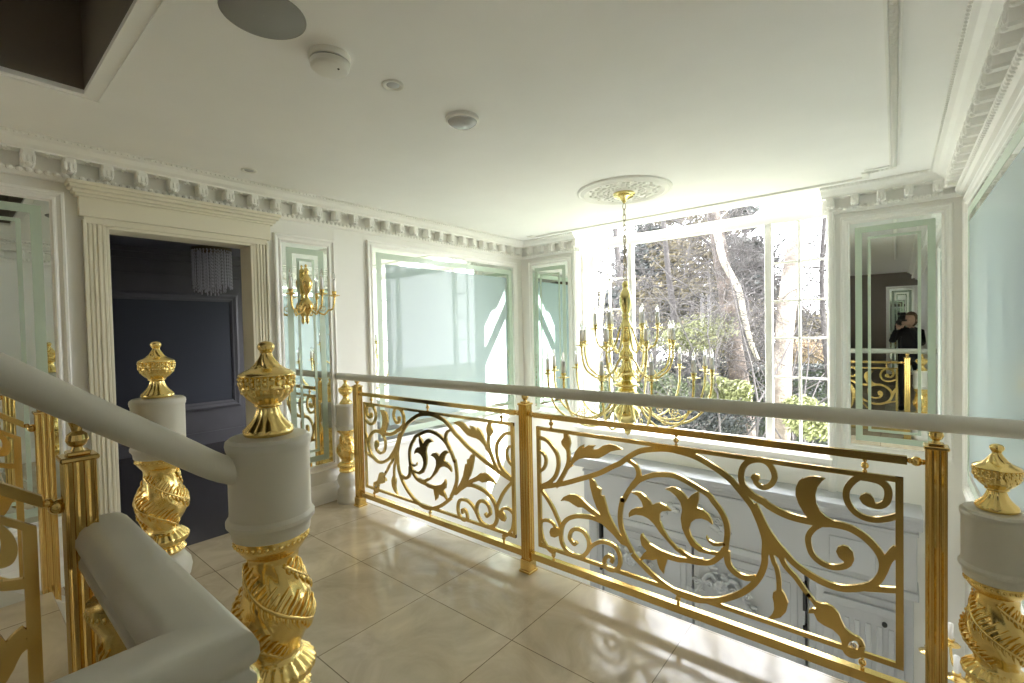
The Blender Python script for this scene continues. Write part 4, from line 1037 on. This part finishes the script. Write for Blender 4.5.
# neighbour's house with gable, glimpsed through the trees
c = at(712, 318, 30); t = thing('neighbour_house', 'pale gabled house glimpsed through the trees', 'house', (c.x, c.y, ZG))
b = bmesh.new(); h = c.z - ZG + .4; box(b, -2.2, 2.2, 0, 6, 0, h)
v = [b.verts.new(p) for p in ((-2.2, 0, h), (2.2, 0, h), (0, 0, h + 1.6), (-2.2, 6, h), (2.2, 6, h), (0, 6, h + 1.6))]; b.faces.new((v[0], v[1], v[2])); b.faces.new((v[4], v[3], v[5])); obj('walls', fix(b), M_BRICK, t)
b = bmesh.new()
for s in (-1, 1):
    q = [(s * 2.5, -.2, h - .2), (0, -.2, h + 1.65), (0, 6.2, h + 1.65), (s * 2.5, 6.2, h - .2)]
    lo = [b.verts.new(p) for p in q]; hi = [b.verts.new((p[0], p[1], p[2] + .12)) for p in q]
    for i in range(4): b.faces.new((lo[i], lo[(i + 1) % 4], hi[(i + 1) % 4], hi[i]))
    b.faces.new(lo[::-1]); b.faces.new(hi)
obj('roof', fix(b), M_ROOF, t)

# ================================================================= THE PHOTOGRAPHER (stands behind the viewpoint, seen only in the mirrors)
M_SKIN = mat('skin', (.55, .36, .27), .5); M_BLACKCLOTH = mat('black_clothing', (.015, .015, .018), .85); M_HAIR = mat('brown_hair', (.10, .06, .035), .6)
M_CAMBODY = mat('black_camera_body', (.02, .02, .02), .4)
px, py = .185, -.20
def skin_mesh(name, verts, edges, radii, m, parent, sub=2):
    me = bpy.data.meshes.new(name); me.from_pydata([tuple(v) for v in verts], edges, []); o = bpy.data.objects.new(name, me); COL.objects.link(o); o.parent = parent
    s = o.modifiers.new('skin', 'SKIN'); o.modifiers.new('sub', 'SUBSURF').levels = sub; o.modifiers['sub'].render_levels = sub; s.use_smooth_shade = True
    if not me.skin_vertices: me.skin_vertices.new(name='')
    for v, r in zip(me.skin_vertices[0].data, radii): v.radius = (r[0], r[1]) if isinstance(r, tuple) else (r, r)
    me.skin_vertices[0].data[0].use_root = True; me.materials.append(m); return o
fw = Vector((-.635, .773, 0)); rt = Vector((.773, .635, 0))
t = thing('person', 'person in black clothes holding up a camera, reflected in the mirror right of the window', 'person', (px, py, 0))
O = Vector((px, py, 0))
def W(p): return Vector(p) - O
camc = Vector((0, 0, 1.4)) - fw * .125
hand_r = camc + rt * .085 + Vector((0, 0, -.02)); hand_l = camc + fw * .045 + Vector((0, 0, -.075)) - rt * .02
V = [W((px, py, .84)), W((px, py, 1.0)), W((px, py - .005, 1.16)), W((px - .005, py, 1.26)), W((px - .01, py + .015, 1.325)),
     W((px + .115, py - .01, 1.24)), W((px + .135, py + .06, 1.04)), W(hand_r + Vector((.035, -.02, -.06))), 
     W((px - .16, py + .03, 1.23)), W((px - .24, py + .14, 1.09)), W(hand_l + Vector((-.03, -.01, -.03))),
     W((px + .085, py, .80)), W((px + .095, py + .03, .45)), W((px + .10, py - .01, .09)), W((px + .11, py + .13, .045)),
     W((px - .085, py, .80)), W((px - .095, py + .04, .45)), W((px - .10, py, .09)), W((px - .13, py + .14, .045))]
E_ = [(0, 1), (1, 2), (2, 3), (3, 4), (3, 5), (5, 6), (6, 7), (3, 8), (8, 9), (9, 10), (0, 11), (11, 12), (12, 13), (13, 14), (0, 15), (15, 16), (16, 17), (17, 18)]
R_ = [(.15, .11), (.125, .095), (.15, .105), (.10, .075), .05, .062, .045, .032, .062, .045, .032, .088, .062, .045, .04, .088, .062, .045, .04]
skin_mesh('body', V, E_, R_, M_BLACKCLOTH, t)
hc = Vector((px - .005, py + .055, 1.435)) - O; hy = Matrix.Translation(hc) @ Matrix.Rotation(radians(28), 4, 'Z')
b = bmesh.new()
def head_fn(p):
    x, y, z = p.x * .073, p.y * .092, p.z * .112
    if z < -.02: x *= 1 + (z + .02) * 3.2; y = y * (1 + (z + .02) * 1.5) + .012
    if y > .05 and -.045 < z < .02: y += .016 * max(0, 1 - abs(x) / .018) * (1 - abs(z + .018) / .04)
    if y > .05 and abs(z - .012) < .014 and abs(abs(x) - .03) < .014: y -= .008
    return hy @ Vector((x, y, z))
tp = _template(lambda bb: bmesh.ops.create_uvsphere(bb, u_segments=36, v_segments=28, radius=1.0)); stamp(b, tp, head_fn)
for s in (-1, 1): ball(b, hy @ Vector((s * .074, -.005, -.005)), .022, 10, 8, (.4, .8, 1.2))
tube(b, [hc + Vector((0, -.02, -.07)), hc + Vector((0, -.035, -.14))], .046, 14, 1); obj('head', b, M_SKIN, t, True)
b = bmesh.new()
def hair_fn(p):
    v = Vector((p.x * .084, p.y * .104 - .012, p.z * .12 + .012))
    if p.y > .35 and p.z < .45: v.y *= .55; v.z = max(v.z, .05)
    return hy @ v
stamp(b, tp, hair_fn); obj('hair', b, M_HAIR, t, True)
def hand(base, tipdir, up, side):
    b = bmesh.new(); base = Vector(base) - O
    ball(b, base, .032, 12, 8, (1, 1, 1.15))
    for k, (L, r) in enumerate(((.060, .0085), (.068, .009), (.064, .0085), (.052, .0075))):
        q = base + up * (.026 - .017 * k) + tipdir * .018
        tube(b, [q, q + tipdir * L * .45 + side * .006, q + tipdir * L * .75 - side * .012, q + tipdir * L * .85 - side * .032], r, 8, 3, taper=(1, .75))
    q = base + up * .02 - side * .012; tube(b, [q, q + up * .022 - side * .02, q + up * .03 - side * .04 + tipdir * .012], .010, 8, 3, taper=(1, .8))
    return obj('hand', b, M_SKIN, t, True)
hand(hand_r, fw, Vector((0, 0, 1)), rt); hand(hand_l, rt, fw, Vector((0, 0, 1)) * -1)
t = thing('camera', 'black camera with flash held by the person in the mirror', 'camera', camc)
mt = Matrix((( rt.x, fw.x, 0, 0), (rt.y, fw.y, 0, 0), (0, 0, 1, 0), (0, 0, 0, 1)))
b = bmesh.new(); box(b, -.068, .068, -.032, .028, -.048, .045, .008, mt); box(b, -.028, .028, -.03, .025, .045, .068, .006, mt); box(b, .04, .07, -.03, .04, -.048, .04, .008, mt); obj('camera_body', b, M_CAMBODY, t)
b = bmesh.new(); box(b, -.03, .03, -.03, .02, .068, .11, .004, mt); box(b, -.036, .036, -.03, .055, .11, .155, .006, mt); obj('flash', b, M_CAMBODY, t)
b = bmesh.new(); lathe(b, [(.028, .034), (.05, .036), (.085, .036), (.09, .030), (.084, .026), (.084, .001)], 32, None, mt @ Matrix.Rotation(-pi / 2, 4, 'X')); obj('lens', fix(b), M_CAMBODY, t)
